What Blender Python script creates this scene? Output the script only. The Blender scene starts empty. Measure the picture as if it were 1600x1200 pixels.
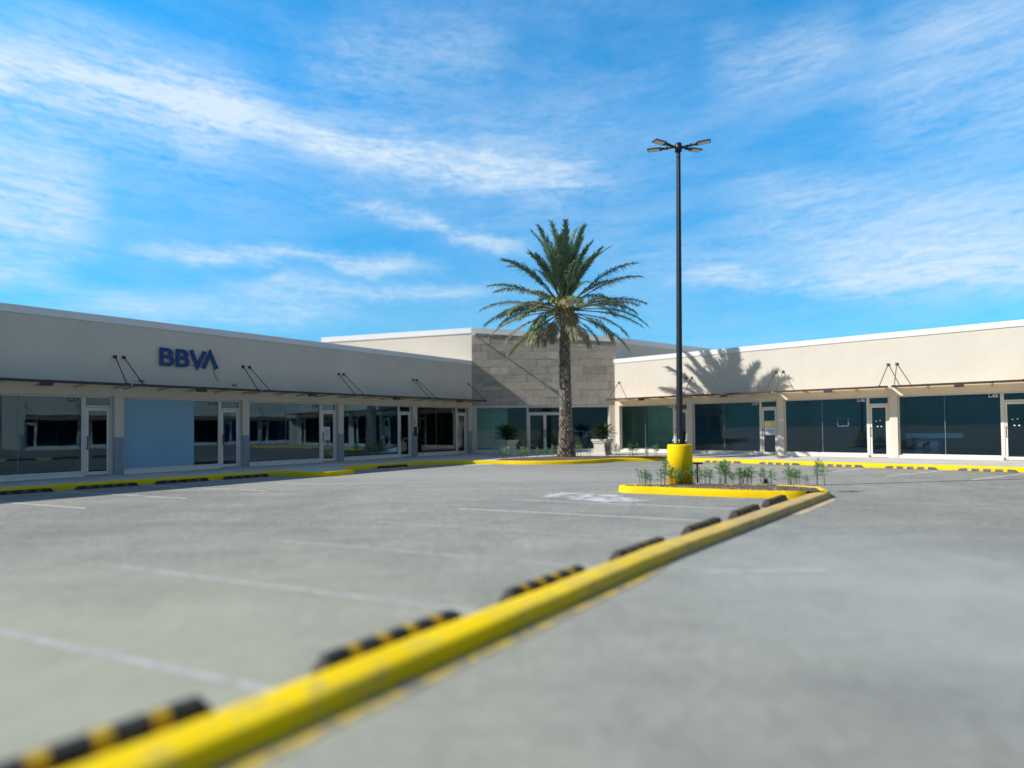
import bpy, bmesh, math, random
from mathutils import Vector, Matrix, noise as mnoise
random.seed(7)
R_ = math.radians
scene = bpy.context.scene
C = scene.collection
K = 1.3            # survey units -> metres

# ------------------------------------------------------------------ frames
PLx, PLy = -16.2633, 13.5187
DLx, DLy = 0.63923, 0.76901
NLx, NLy = 0.76901, -0.63923
PRx, PRy = 17.2933, 20.8045
DRx, DRy = 0.76902, -0.63923
NRx, NRy = -0.63923, -0.76902
def L(s, o, z): return Vector((PLx+DLx*s+NLx*o, PLy+DLy*s+NLy*o, z))
def Rr(s, o, z): return Vector((PRx+DRx*s+NRx*o, PRy+DRy*s+NRy*o, z))
def W(s, o, z):                      # the wing facing the left one across the lot
    return L(-s, 40-o, z)
def I(x, y, z): return Vector((x, y, z))
ANG_L = math.atan2(DLy, DLx)
ANG_R = math.atan2(DRy, DRx)

# ------------------------------------------------------------------ materials
def nmat(name):
    m = bpy.data.materials.new(name); m.use_nodes = True
    nt = m.node_tree
    for n in list(nt.nodes): nt.nodes.remove(n)
    out = nt.nodes.new('ShaderNodeOutputMaterial')
    return m, nt, out
def ramp(nt, fac, stops):
    r = nt.nodes.new('ShaderNodeValToRGB')
    el = r.color_ramp.elements
    while len(el) < len(stops): el.new(0.5)
    for e, (p, c) in zip(el, stops):
        e.position = p; e.color = (c[0], c[1], c[2], 1)
    nt.links.new(fac, r.inputs[0]); return r.outputs[0]
def noise(nt, vec, scale, detail=4, rough=.55, dist=0.0):
    n = nt.nodes.new('ShaderNodeTexNoise')
    n.inputs['Scale'].default_value = scale; n.inputs['Detail'].default_value = detail
    n.inputs['Roughness'].default_value = rough; n.inputs['Distortion'].default_value = dist
    nt.links.new(vec, n.inputs['Vector']); return n.outputs['Fac']
def mixc(nt, fac, a, b, mode='MIX'):
    m = nt.nodes.new('ShaderNodeMix'); m.data_type = 'RGBA'; m.blend_type = mode
    for sock, v in ((m.inputs[0], fac), (m.inputs[6], a), (m.inputs[7], b)):
        if isinstance(v, (int, float)): sock.default_value = v
        elif isinstance(v, tuple): sock.default_value = (*v, 1) if len(v) == 3 else v
        else: nt.links.new(v, sock)
    return m.outputs[2]
def mth(nt, op, a, b=None, c=None, clamp=False):
    m = nt.nodes.new('ShaderNodeMath'); m.operation = op; m.use_clamp = clamp
    for i, v in enumerate((a, b, c)):
        if v is None: continue
        if isinstance(v, (int, float)): m.inputs[i].default_value = v
        else: nt.links.new(v, m.inputs[i])
    return m.outputs[0]
def paint(name, col, rough=.7, var=.08, scale=1.5, bump=.0, bscale=60, metal=0, spec=.4, dirt=None, dirt_amt=.25, dscale=.8, streak=0):
    m, nt, out = nmat(name)
    b = nt.nodes.new('ShaderNodeBsdfPrincipled')
    tc = nt.nodes.new('ShaderNodeTexCoord').outputs['Object']
    f = noise(nt, tc, scale, 6, .65)
    lo = tuple(max(0, c*(1-var*2)) for c in col); hi = tuple(min(1, c*(1+var)) for c in col)
    c = ramp(nt, f, [(.3, lo), (.7, hi)])
    if dirt:
        f2 = noise(nt, tc, dscale, 8, .7, .6)
        k = mth(nt, 'MULTIPLY', ramp(nt, f2, [(.48, (0, 0, 0)), (.72, (1, 1, 1))]), dirt_amt)
        c = mixc(nt, k, c, dirt)
    if streak:
        mp = nt.nodes.new('ShaderNodeMapping'); mp.inputs['Scale'].default_value = (3.2, 3.2, .10); nt.links.new(tc, mp.inputs[0])
        k = mth(nt, 'MULTIPLY', ramp(nt, noise(nt, mp.outputs[0], 1.0, 7, .7, .2), [(.50, (0, 0, 0)), (.75, (1, 1, 1))]), streak)
        c = mixc(nt, k, c, dirt)
    nt.links.new(c, b.inputs['Base Color'])
    b.inputs['Roughness'].default_value = rough; b.inputs['Metallic'].default_value = metal
    b.inputs['Specular IOR Level'].default_value = spec
    if bump:
        bp = nt.nodes.new('ShaderNodeBump'); bp.inputs['Strength'].default_value = bump
        bp.inputs['Distance'].default_value = .02
        nt.links.new(noise(nt, tc, bscale, 5, .6), bp.inputs['Height'])
        nt.links.new(bp.outputs[0], b.inputs['Normal'])
    nt.links.new(b.outputs[0], out.inputs[0]); return m
def glass_mat(name, tint, ior=1.5, refl=(.95, 1, .98)):
    m, nt, out = nmat(name)
    tr = nt.nodes.new('ShaderNodeBsdfTransparent'); tr.inputs[0].default_value = (*tint, 1)
    gl = nt.nodes.new('ShaderNodeBsdfGlossy'); gl.inputs['Roughness'].default_value = 0.004
    gl.inputs['Color'].default_value = (*refl, 1)
    tc = nt.nodes.new('ShaderNodeTexCoord').outputs['Object']
    bp = nt.nodes.new('ShaderNodeBump'); bp.inputs['Strength'].default_value = .12; bp.inputs['Distance'].default_value = .01
    nt.links.new(noise(nt, tc, .9, 2, .5), bp.inputs['Height'])
    nt.links.new(bp.outputs[0], gl.inputs['Normal'])
    fr = nt.nodes.new('ShaderNodeFresnel'); fr.inputs[0].default_value = ior
    mx = nt.nodes.new('ShaderNodeMixShader')
    nt.links.new(fr.outputs[0], mx.inputs[0]); nt.links.new(tr.outputs[0], mx.inputs[1]); nt.links.new(gl.outputs[0], mx.inputs[2])
    nt.links.new(mx.outputs[0], out.inputs[0]); return m

def asphalt():
    m, nt, out = nmat('asphalt')
    b = nt.nodes.new('ShaderNodeBsdfPrincipled')
    tc = nt.nodes.new('ShaderNodeTexCoord').outputs['Object']
    big = noise(nt, tc, .16, 5, .6, .8)
    c = ramp(nt, big, [(.30, (.245, .240, .218)), (.5, (.298, .292, .262)), (.72, (.355, .345, .292))])
    mid = noise(nt, tc, 1.1, 7, .7, .4)
    c = mixc(nt, .42, c, ramp(nt, mid, [(.3, (.32, .32, .32)), (.7, (.70, .69, .67))]), 'OVERLAY')
    # streaks left by tyres and rain, along the driving direction
    mp = nt.nodes.new('ShaderNodeMapping'); mp.inputs['Rotation'].default_value = (0, 0, -ANG_L)
    mp.inputs['Scale'].default_value = (.12, 1.6, 1); nt.links.new(tc, mp.inputs[0])
    st = noise(nt, mp.outputs[0], 1.0, 6, .65, .3)
    c = mixc(nt, .35, c, ramp(nt, st, [(.35, (.36, .36, .37)), (.65, (.64, .63, .60))]), 'OVERLAY')
    # worn pale driving lane in the middle of the lot
    sy_ = nt.nodes.new('ShaderNodeSeparateXYZ'); nt.links.new(tc, sy_.inputs[0])
    ex = mth(nt, 'DIVIDE', mth(nt, 'ADD', sy_.outputs[0], 1.0), 6.5); ey = mth(nt, 'DIVIDE', mth(nt, 'SUBTRACT', sy_.outputs[1], 17.5), 4.2)
    ed = mth(nt, 'EXPONENT', mth(nt, 'MULTIPLY', mth(nt, 'ADD', mth(nt, 'MULTIPLY', ex, ex), mth(nt, 'MULTIPLY', ey, ey)), -1))
    c = mixc(nt, mth(nt, 'MULTIPLY', ed, mth(nt, 'ADD', .20, st), clamp=True), c, (.42, .41, .38))
    crumb = noise(nt, tc, 9, 6, .75)
    c = mixc(nt, .5, c, ramp(nt, crumb, [(.3, (.24, .24, .24)), (.7, (.76, .76, .76))]), 'OVERLAY')
    fine = noise(nt, tc, 42, 4, .8)
    c = mixc(nt, .8, c, ramp(nt, fine, [(.28, (.18, .18, .18)), (.72, (.82, .82, .82))]), 'OVERLAY')
    grit = nt.nodes.new('ShaderNodeTexVoronoi'); grit.inputs['Scale'].default_value = 55; nt.links.new(tc, grit.inputs['Vector'])
    c = mixc(nt, .35, c, ramp(nt, grit.outputs['Distance'], [(.0, (.85, .84, .82)), (.28, (.5, .5, .5)), (.7, (.30, .30, .30))]), 'OVERLAY')
    # dark oil drips where cars stand
    oil = noise(nt, tc, .55, 5, .6, .3)
    k = mth(nt, 'MULTIPLY', ramp(nt, oil, [(.64, (0, 0, 0)), (.74, (1, 1, 1))]), .45)
    c = mixc(nt, k, c, (.09, .088, .085))
    # drift of pale dust by the near bays
    sx_ = nt.nodes.new('ShaderNodeSeparateXYZ'); nt.links.new(tc, sx_.inputs[0])
    dx = mth(nt, 'DIVIDE', mth(nt, 'ADD', sx_.outputs[0], 3.2), 3.2); dy = mth(nt, 'DIVIDE', mth(nt, 'SUBTRACT', sx_.outputs[1], 3.2), 3.4)
    dd = mth(nt, 'EXPONENT', mth(nt, 'MULTIPLY', mth(nt, 'ADD', mth(nt, 'MULTIPLY', dx, dx), mth(nt, 'MULTIPLY', dy, dy)), -1))
    c = mixc(nt, mth(nt, 'MULTIPLY', dd, mth(nt, 'ADD', .25, mid), clamp=True), c, (.43, .43, .315))
    dx = mth(nt, 'DIVIDE', mth(nt, 'SUBTRACT', sx_.outputs[0], 3.8), 2.6); dy = mth(nt, 'DIVIDE', mth(nt, 'SUBTRACT', sx_.outputs[1], 5.2), 2.6)
    dd = mth(nt, 'EXPONENT', mth(nt, 'MULTIPLY', mth(nt, 'ADD', mth(nt, 'MULTIPLY', dx, dx), mth(nt, 'MULTIPLY', dy, dy)), -1))
    c = mixc(nt, mth(nt, 'MULTIPLY', dd, mth(nt, 'ADD', .15, mid), clamp=True), c, (.40, .42, .385))
    # pale dusty spots
    sp = noise(nt, tc, .75, 3, .5)
    k = mth(nt, 'MULTIPLY', ramp(nt, sp, [(.66, (0, 0, 0)), (.76, (1, 1, 1))]), .4)
    c = mixc(nt, k, c, (.44, .41, .33))
    nt.links.new(c, b.inputs['Base Color'])
    b.inputs['Roughness'].default_value = .88; b.inputs['Specular IOR Level'].default_value = .3
    bp = nt.nodes.new('ShaderNodeBump'); bp.inputs['Strength'].default_value = .5; bp.inputs['Distance'].default_value = .012
    nt.links.new(noise(nt, tc, 70, 5, .75), bp.inputs['Height']); nt.links.new(bp.outputs[0], b.inputs['Normal'])
    nt.links.new(b.outputs[0], out.inputs[0]); return m

def worn_paint(name, col, under, amt=.5, rough=.75, scale=5, old=None):
    """paint worn through to what lies below it"""
    m, nt, out = nmat(name)
    b = nt.nodes.new('ShaderNodeBsdfPrincipled')
    tc = nt.nodes.new('ShaderNodeTexCoord').outputs['Object']
    f = noise(nt, tc, scale, 9, .75, .5)
    k = ramp(nt, f, [(amt-.08, (0, 0, 0)), (amt+.10, (1, 1, 1))])
    v = ramp(nt, noise(nt, tc, 1.3, 4), [(.3, tuple(c*.86 for c in col)), (.7, col)])
    if old:                      # paint bleached along the far half of the kerb
        sp = nt.nodes.new('ShaderNodeSeparateXYZ'); nt.links.new(tc, sp.inputs[0])
        q = mth(nt, 'ADD', mth(nt, 'MULTIPLY', sp.outputs[1], .09), mth(nt, 'MULTIPLY', noise(nt, tc, 1.1, 6, .7), .5))
        q = ramp(nt, q, [(.62, (0, 0, 0)), (1.0, (1, 1, 1))])
        v = mixc(nt, q, v, mixc(nt, ramp(nt, f, [(.42, (0, 0, 0)), (.6, (1, 1, 1))]), old[0], old[1]))
    nt.links.new(mixc(nt, k, v, under), b.inputs['Base Color'])
    b.inputs['Roughness'].default_value = rough; b.inputs['Specular IOR Level'].default_value = .15
    bp = nt.nodes.new('ShaderNodeBump'); bp.inputs['Strength'].default_value = .3; bp.inputs['Distance'].default_value = .01
    nt.links.new(noise(nt, tc, 45, 5, .7), bp.inputs['Height']); nt.links.new(bp.outputs[0], b.inputs['Normal'])
    nt.links.new(b.outputs[0], out.inputs[0]); return m

def island_mat(name, cols, rough=.8, bump=.25, bscale=25, nscale=4):
    """colour differs from piece to piece of one mesh"""
    m, nt, out = nmat(name)
    b = nt.nodes.new('ShaderNodeBsdfPrincipled')
    g = nt.nodes.new('ShaderNodeNewGeometry').outputs['Random Per Island']
    tc = nt.nodes.new('ShaderNodeTexCoord').outputs['Object']
    n = len(cols)
    c = ramp(nt, g, [(i/max(1, n-1), q) for i, q in enumerate(cols)])
    c = mixc(nt, .6, c, ramp(nt, noise(nt, tc, nscale, 7, .7, .5), [(.28, (.33, .33, .33)), (.72, (.66, .66, .66))]), 'OVERLAY')
    nt.links.new(c, b.inputs['Base Color']); b.inputs['Roughness'].default_value = rough
    b.inputs['Specular IOR Level'].default_value = .3
    bp = nt.nodes.new('ShaderNodeBump'); bp.inputs['Strength'].default_value = bump; bp.inputs['Distance'].default_value = .02
    nt.links.new(noise(nt, tc, bscale, 6, .7), bp.inputs['Height']); nt.links.new(bp.outputs[0], b.inputs['Normal'])
    nt.links.new(b.outputs[0], out.inputs[0]); return m

def leaf_mat(name, stops, rough=.5):
    """leaf colour from the attribute 'tint' (age of the leaf)"""
    m, nt, out = nmat(name)
    b = nt.nodes.new('ShaderNodeBsdfPrincipled')
    at = nt.nodes.new('ShaderNodeAttribute'); at.attribute_name = 'tint'
    c = ramp(nt, at.outputs['Fac'], stops)
    g = nt.nodes.new('ShaderNodeNewGeometry').outputs['Random Per Island']
    c = mixc(nt, .5, c, ramp(nt, g, [(0, (.3, .3, .3)), (1, (.7, .7, .7))]), 'OVERLAY')
    nt.links.new(c, b.inputs['Base Color']); b.inputs['Roughness'].default_value = rough
    t = nt.nodes.new('ShaderNodeBsdfTranslucent'); nt.links.new(c, t.inputs[0])
    mx = nt.nodes.new('ShaderNodeMixShader'); mx.inputs[0].default_value = .34
    nt.links.new(b.outputs[0], mx.inputs[1]); nt.links.new(t.outputs[0], mx.inputs[2])
    nt.links.new(mx.outputs[0], out.inputs[0]); return m

M = {}
M['asphalt'] = asphalt()
M['wall'] = paint('cream_wall_paint', (.66, .61, .53), .85, .035, .5, .15, 45, dirt=(.50, .45, .38), dirt_amt=.22, dscale=.35, streak=.13)
M['cap'] = paint('white_parapet_paint', (.80, .81, .82), .75, .03, .8, dirt=(.5, .5, .5), dirt_amt=.2)
M['wains'] = paint('grey_blue_paint', (.27, .32, .36), .8, .05, 1.5)
M['frame'] = paint('ivory_aluminium', (.74, .70, .64), .45, .03, 2)
M['sill'] = paint('white_sill', (.78, .76, .72), .7, .05, 2, dirt=(.45, .42, .38), dirt_amt=.3, dscale=2)
M['soffit'] = paint('canopy_sheet', (.86, .70, .45), .7, .05, 1.5)
def sheet_mat(name, col, trans, k):
    m, nt, out = nmat(name)
    b = nt.nodes.new('ShaderNodeBsdfPrincipled'); b.inputs['Roughness'].default_value = .7
    tc = nt.nodes.new('ShaderNodeTexCoord').outputs['Object']
    nt.links.new(ramp(nt, noise(nt, tc, 1.2, 6, .65), [(.3, tuple(c*.88 for c in col)), (.7, col)]), b.inputs['Base Color'])
    t = nt.nodes.new('ShaderNodeBsdfTranslucent'); t.inputs[0].default_value = (*trans, 1)
    mx = nt.nodes.new('ShaderNodeMixShader'); mx.inputs[0].default_value = k
    nt.links.new(b.outputs[0], mx.inputs[1]); nt.links.new(t.outputs[0], mx.inputs[2]); nt.links.new(mx.outputs[0], out.inputs[0]); return m
M['soffit'] = sheet_mat('translucent_canopy_sheet', (.80, .66, .45), (.85, .62, .33), .5)
M['purlin'] = paint('canopy_purlin', (.55, .44, .28), .7, .05, 1.5)
M['steel'] = paint('dark_brown_steel', (.055, .04, .045), .5, .2, 4)
M['rod'] = paint('bronze_rod', (.10, .075, .06), .5, .15, 4)
M['glass'] = glass_mat('tinted_glass', (.60, .83, .93))
M['glass_blue'] = glass_mat('blue_tinted_glass', (.46, .68, .85), 1.6, (.68, .90, 1))
M['glass_clear'] = glass_mat('green_tinted_glass', (.80, .97, .93))
M['joint'] = paint('grey_silicone', (.22, .25, .27), .5, .05, 3)
M['film'] = paint('blue_grey_window_film', (.25, .45, .60), .55, .03, .7)
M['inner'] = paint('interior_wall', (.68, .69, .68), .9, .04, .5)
M['inner_pale'] = paint('pale_interior_wall', (.80, .82, .80), .9, .02, .5)
M['inner_blue'] = paint('blue_counter_front', (.03, .22, .36), .7, .05, 2)
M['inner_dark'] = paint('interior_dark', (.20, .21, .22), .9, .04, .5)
M['ifloor'] = paint('interior_floor', (.36, .36, .35), .35, .05, 1)
M['blue'] = paint('sign_blue', (.003, .055, .21), .35, .05, 3)
M['white'] = paint('white_plastic', (.8, .8, .8), .5, .02, 3)
M['black'] = paint('black_plastic', (.015, .015, .017), .5, .1, 6)
M['concrete'] = paint('pavement_concrete', (.60, .585, .55), .9, .07, 1.1, .3, 40, dirt=(.36, .34, .31), dirt_amt=.35, dscale=1.2)
M['yellow'] = worn_paint('yellow_kerb_paint', (.90, .62, .003), (.50, .38, .12), .66, .6, 4)
M['yellow_aged'] = worn_paint('ageing_yellow_kerb_paint', (.92, .64, .003), (.46, .35, .12), .60, .85, 4, ((.66, .45, .12), (.42, .34, .22)))
M['yellow_old'] = worn_paint('faded_yellow_kerb_paint', (.72, .47, .05), (.46, .38, .24), .58, .75, 3)
M['yellow_spill'] = worn_paint('yellow_overspray', (.66, .46, .06), (.22, .215, .20), .5, .85, 6)
M['mortar'] = worn_paint('sandy_mortar', (.60, .47, .27), (.28, .27, .25), .56, .9, 6)
M['line'] = worn_paint('white_road_paint', (.74, .74, .72), (.25, .25, .25), .58, .85, 7)
M['line_dim'] = worn_paint('dusty_white_road_paint', (.52, .52, .50), (.28, .28, .27), .56, .9, 6)
M['line_faint'] = worn_paint('worn_white_road_paint', (.50, .50, .49), (.33, .33, .31), .54, .9, 5)
M['patch'] = worn_paint('spilled_cement', (.62, .61, .58), (.22, .22, .22), .52, .95, 2.2)
M['hdblue'] = worn_paint('blue_road_paint', (.45, .60, .72), (.25, .25, .26), .6, .85, 7)
M['rubber'] = paint('black_rubber', (.022, .021, .022), .7, .25, 9, .3, 60, dirt=(.16, .14, .11), dirt_amt=.35, dscale=7)
M['stripe'] = worn_paint('yellow_stripe', (.58, .37, .012), (.05, .045, .04), .56, .7, 14)
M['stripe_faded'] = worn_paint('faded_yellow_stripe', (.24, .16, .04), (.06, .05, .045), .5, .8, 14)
M['rubber_dusty'] = paint('dusty_black_rubber', (.05, .044, .038), .85, .3, 9, .3, 60, dirt=(.20, .17, .13), dirt_amt=.45, dscale=7)
M['stripe_bright'] = worn_paint('bright_yellow_stripe', (.80, .52, .01), (.45, .30, .05), .7, .7, 14)
M['stripe_white'] = worn_paint('white_stripe', (.72, .74, .78), (.10, .12, .2), .62, .7, 14)
M['rubber_blue'] = paint('blue_rubber', (.03, .05, .12), .7, .2, 9)
M['rubber_dust'] = paint('dusty_grey_rubber', (.13, .13, .135), .85, .2, 9, .3, 60)
M['soil'] = paint('garden_soil', (.15, .105, .07), .95, .35, 9, .9, 22, dirt=(.30, .25, .18), dirt_amt=.5, dscale=6)
M['pole'] = paint('black_pole_paint', (.018, .020, .026), .38, .15, 3)
M['lens'] = paint('lamp_lens', (.62, .62, .60), .35, .03, 5)
M['stone'] = island_mat('stone_cladding', [(.33, .29, .25), (.46, .41, .35), (.39, .35, .30), (.54, .48, .40), (.36, .325, .285), (.50, .425, .34), (.43, .39, .345)], .85, .35, 22, 3)
M['stone_back'] = paint('cladding_joint', (.20, .185, .165), .95, .08, 3)
M['planter'] = paint('cast_stone', (.55, .52, .47), .9, .07, 3, .3, 45, dirt=(.3, .28, .25), dirt_amt=.4, dscale=3)
M['bark'] = island_mat('palm_bark', [(.12, .098, .085), (.22, .185, .155), (.32, .28, .24), (.17, .14, .115)], .9, .5, 30, 8)
M['bark_core'] = paint('palm_fibre', (.06, .045, .035), .95, .2, 12, .6, 40)
M['frond'] = leaf_mat('palm_frond', [(0, (.10, .185, .115)), (.3, (.14, .215, .11)), (.55, (.24, .265, .12)), (.8, (.36, .32, .18)), (1, (.25, .19, .13))], .45)
M['boot'] = paint('palm_leaf_base', (.30, .27, .10), .8, .3, 6, .4, 30)
M['spathe'] = paint('palm_fruit_stalk', (.36, .34, .06), .7, .25, 6, .3, 30)
M['cycad'] = leaf_mat('cycad_leaf', [(0, (.018, .050, .022)), (1, (.05, .10, .035))], .35)
M['oleander'] = leaf_mat('oleander_leaf', [(0, (.10, .26, .08)), (.6, (.20, .40, .15)), (1, (.32, .50, .22))], .45)
M['stem'] = paint('green_stem', (.11, .12, .05), .8, .2, 9)
M['bloom'] = paint('white_petals', (.75, .72, .66), .7, .05, 9)
M['paper'] = paint('paper', (.72, .74, .78), .8, .03, 5)
M['paper_yellow'] = paint('yellow_paper', (.78, .70, .30), .8, .05, 5)
M['ink'] = paint('ink', (.06, .09, .16), .8, .02, 5)
M['terra'] = paint('terracotta', (.36, .16, .05), .7, .12, 6)
M['chair'] = paint('teal_upholstery', (.10, .22, .22), .8, .08, 8)
M['chrome'] = paint('brushed_metal', (.55, .56, .57), .3, .03, 8, metal=.8)
M['pebble'] = island_mat('kerbside_rubble', [(.5, .48, .45), (.3, .27, .22), (.62, .6, .56)], .9)

# ------------------------------------------------------------------ mesh builder
def orient(bm):
    bmesh.ops.recalc_face_normals(bm, faces=bm.faces)
class MB:
    def __init__(s): s.v = []; s.f = []; s.m = []; s.t = []; s.sm = []
    def add(s, vs, fs, mi=0, tint=None, smooth=False):
        k = len(s.v); s.v += [Vector(q) for q in vs]
        s.t += [0 if tint is None else tint]*len(vs)
        for f in fs: s.f.append([k+i for i in f]); s.m.append(mi); s.sm.append(smooth)
        return s
    def box(s, fr, a0, a1, b0, b1, z0, z1, mi=0):
        vs = [fr(a, b, z) for z in (z0, z1) for a, b in ((a0, b0), (a1, b0), (a1, b1), (a0, b1))]
        return s.add(vs, [(0, 3, 2, 1), (4, 5, 6, 7), (0, 1, 5, 4), (1, 2, 6, 5), (2, 3, 7, 6), (3, 0, 4, 7)], mi)
    def hexa(s, vs, mi=0):
        return s.add(vs, [(0, 3, 2, 1), (4, 5, 6, 7), (0, 1, 5, 4), (1, 2, 6, 5), (2, 3, 7, 6), (3, 0, 4, 7)], mi)
    def prism(s, pts, z0, z1, mi=0):
        n = len(pts)
        vs = [Vector((p[0], p[1], z0)) for p in pts]+[Vector((p[0], p[1], z1)) for p in pts]
        fs = [tuple(range(n))[::-1], tuple(range(n, 2*n))]+[(i, (i+1) % n, n+(i+1) % n, n+i) for i in range(n)]
        return s.add(vs, fs, mi)
    def tube(s, pts, rads, n=8, mi=0, tint=None, cap=True, smooth=True):
        pts = [Vector(p) for p in pts]
        if isinstance(rads, (int, float)): rads = [rads]*len(pts)
        vs = []; fs = []
        up = Vector((0, 0, 1)); prev = None
        for i, p in enumerate(pts):
            d = (pts[min(i+1, len(pts)-1)]-pts[max(i-1, 0)])
            d = d.normalized() if d.length > 1e-9 else Vector((0, 0, 1))
            if prev is None:
                a = d.cross(up)
                if a.length < 1e-3: a = d.cross(Vector((1, 0, 0)))
            else: a = prev-d*prev.dot(d)
            a.normalize(); prev = a; b = d.cross(a)
            for k in range(n):
                t = 2*math.pi*k/n+math.pi/n
                vs.append(p+(a*math.cos(t)+b*math.sin(t))*rads[i])
        for i in range(len(pts)-1):
            for k in range(n):
                fs.append((i*n+k, i*n+(k+1) % n, (i+1)*n+(k+1) % n, (i+1)*n+k))
        s.add(vs, fs, mi, tint, smooth)
        if cap:
            k = len(s.v)-len(vs)
            s.f.append([k+i for i in range(n)][::-1]); s.m.append(mi); s.sm.append(False)
            s.f.append([k+(len(pts)-1)*n+i for i in range(n)]); s.m.append(mi); s.sm.append(False)
        return s
    def lathe(s, prof, n=24, mi=0, c=(0, 0, 0), smooth=True):
        vs = []; fs = []
        for r, z in prof:
            for k in range(n):
                t = 2*math.pi*k/n; vs.append((c[0]+r*math.cos(t), c[1]+r*math.sin(t), c[2]+z))
        for i in range(len(prof)-1):
            for k in range(n): fs.append((i*n+k, i*n+(k+1) % n, (i+1)*n+(k+1) % n, (i+1)*n+k))
        s.add(vs, fs, mi, smooth=smooth)
        k = len(s.v)-len(vs)
        s.f.append([k+i for i in range(n)][::-1]); s.m.append(mi); s.sm.append(False)
        s.f.append([k+(len(prof)-1)*n+i for i in range(n)]); s.m.append(mi); s.sm.append(False)
        return s
    def build(s, name, mats, parent=None, origin=None, bevel=0, recalc=True):
        """one mesh object; vertices are given in the world unless origin is None and the parent is rotated"""
        o0 = Vector((0, 0, 0))
        if origin is not None: o0 = Vector(origin)
        elif parent is not None: o0 = ORI[parent.name]['_o']
        me = bpy.data.meshes.new(name)
        me.from_pydata([tuple(q-o0) for q in s.v], [], s.f)
        if not isinstance(mats, (list, tuple)): mats = [mats]
        for q in mats: me.materials.append(q)
        me.polygons.foreach_set('material_index', s.m)
        me.polygons.foreach_set('use_smooth', s.sm)
        if any(s.t):
            at = me.attributes.new('tint', 'FLOAT', 'POINT'); at.data.foreach_set('value', s.t)
        me.update()
        if recalc:
            bm = bmesh.new(); bm.from_mesh(me); orient(bm); bm.to_mesh(me); bm.free()
        o = bpy.data.objects.new(name, me); C.objects.link(o)
        if parent is not None:
            o.parent = parent; ORI[o.name] = {'_o': o0}
        else:
            o.location = o0; ORI[o.name] = {'_o': o0}
        if bevel:
            b = o.modifiers.new('bevel', 'BEVEL'); b.width = bevel; b.segments = 2; b.limit_method = 'ANGLE'
            b.angle_limit = R_(40)
        return o
ORI = {}
LOCAL = Vector((0, 0, 0))
def thing(name, label, cat, loc=(0, 0, 0), rz=0, group=None, local=False):
    o = bpy.data.objects.new(name, None); C.objects.link(o)
    o.location = loc; o.rotation_euler = (0, 0, rz); o.empty_display_size = .2
    o['label'] = label; o['category'] = cat
    if group: o['group'] = group
    ORI[o.name] = {'_o': Vector((0, 0, 0)) if local else Vector(loc)}
    return o
def tag(o, label, cat, group=None):
    o['label'] = label; o['category'] = cat
    if group: o['group'] = group
    return o
def struct(o): o['kind'] = 'structure'; return o
def copy_tree(o, parent=None):
    c = o.copy(); C.objects.link(c)
    if parent is not None: c.parent = parent
    for ch in [q for q in C.objects if q.parent == o]: copy_tree(ch, c)
    return c
def text_mesh(mb, s, fr_place, size, depth=.004, mi=0, offset=0.0):
    cu = bpy.data.curves.new('lettering', 'FONT'); cu.body = s; cu.size = size; cu.offset = offset
    cu.align_x = 'RIGHT'; cu.resolution_u = 3
    ob = bpy.data.objects.new('lettering', cu); C.objects.link(ob)
    dg = bpy.context.evaluated_depsgraph_get()
    me = bpy.data.meshes.new_from_object(ob.evaluated_get(dg))
    vs = [fr_place(v.co.x, v.co.y) for v in me.vertices]
    mb.add(vs, [tuple(p.vertices) for p in me.polygons], mi)
    bpy.data.objects.remove(ob); bpy.data.curves.remove(cu); bpy.data.meshes.remove(me)

# ------------------------------------------------------------------ ground
FLZ = .15
g = MB()
N = 1
g.add([(-300, -300, 0), (300, -300, 0), (300, 300, 0), (-300, 300, 0)], [(0, 1, 2, 3)])
struct(g.build('asphalt_ground', M['asphalt'], recalc=False))

# kerb running round the lot, as a polyline of its foot on the lot side
kerb_line = [L(-9, 2.0, 0), L(3.4, 2.6, 0), L(7.4, 2.98, 0)]
kerb_line += [L(9.3, 3.1, 0), L(9.6, 4.5, 0), L(10.0, 4.95, 0), L(11.0, 4.95, 0), L(11.4, 4.5, 0), L(11.75, 3.2, 0)]
kerb_line += [L(15.2, 3.38, 0), Vector((-2.2, 23.45, 0)), Vector((-.75, 23.30, 0)), Vector((.4, 22.85, 0)), Vector((1.34, 22.66, 0)), Vector((2.4, 22.80, 0)),
              Vector((3.3, 23.1, 0)), Vector((3.95, 23.55, 0)), Vector((4.45, 24.1, 0)), Vector((5.1, 24.25, 0)), Rr(-10.3, 4.0, 0), Rr(-5, 3.98, 0), Rr(1, 4.05, 0), Rr(9, 4.1, 0)]
def offset_line(pts, d):
    out = []
    for i, p in enumerate(pts):
        a = pts[max(0, i-1)]; b = pts[min(len(pts)-1, i+1)]
        t = (Vector((b.x-a.x, b.y-a.y, 0))).normalized()
        out.append(Vector((p.x-t.y*d, p.y+t.x*d, p.z)))
    return out
def refine(pts, step=.8):
    out = []
    for a, b in zip(pts, pts[1:]):
        n = max(1, int((b-a).length/step))
        for i in range(n): out.append(a.lerp(b, i/n))
    out.append(pts[-1]); return out
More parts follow.
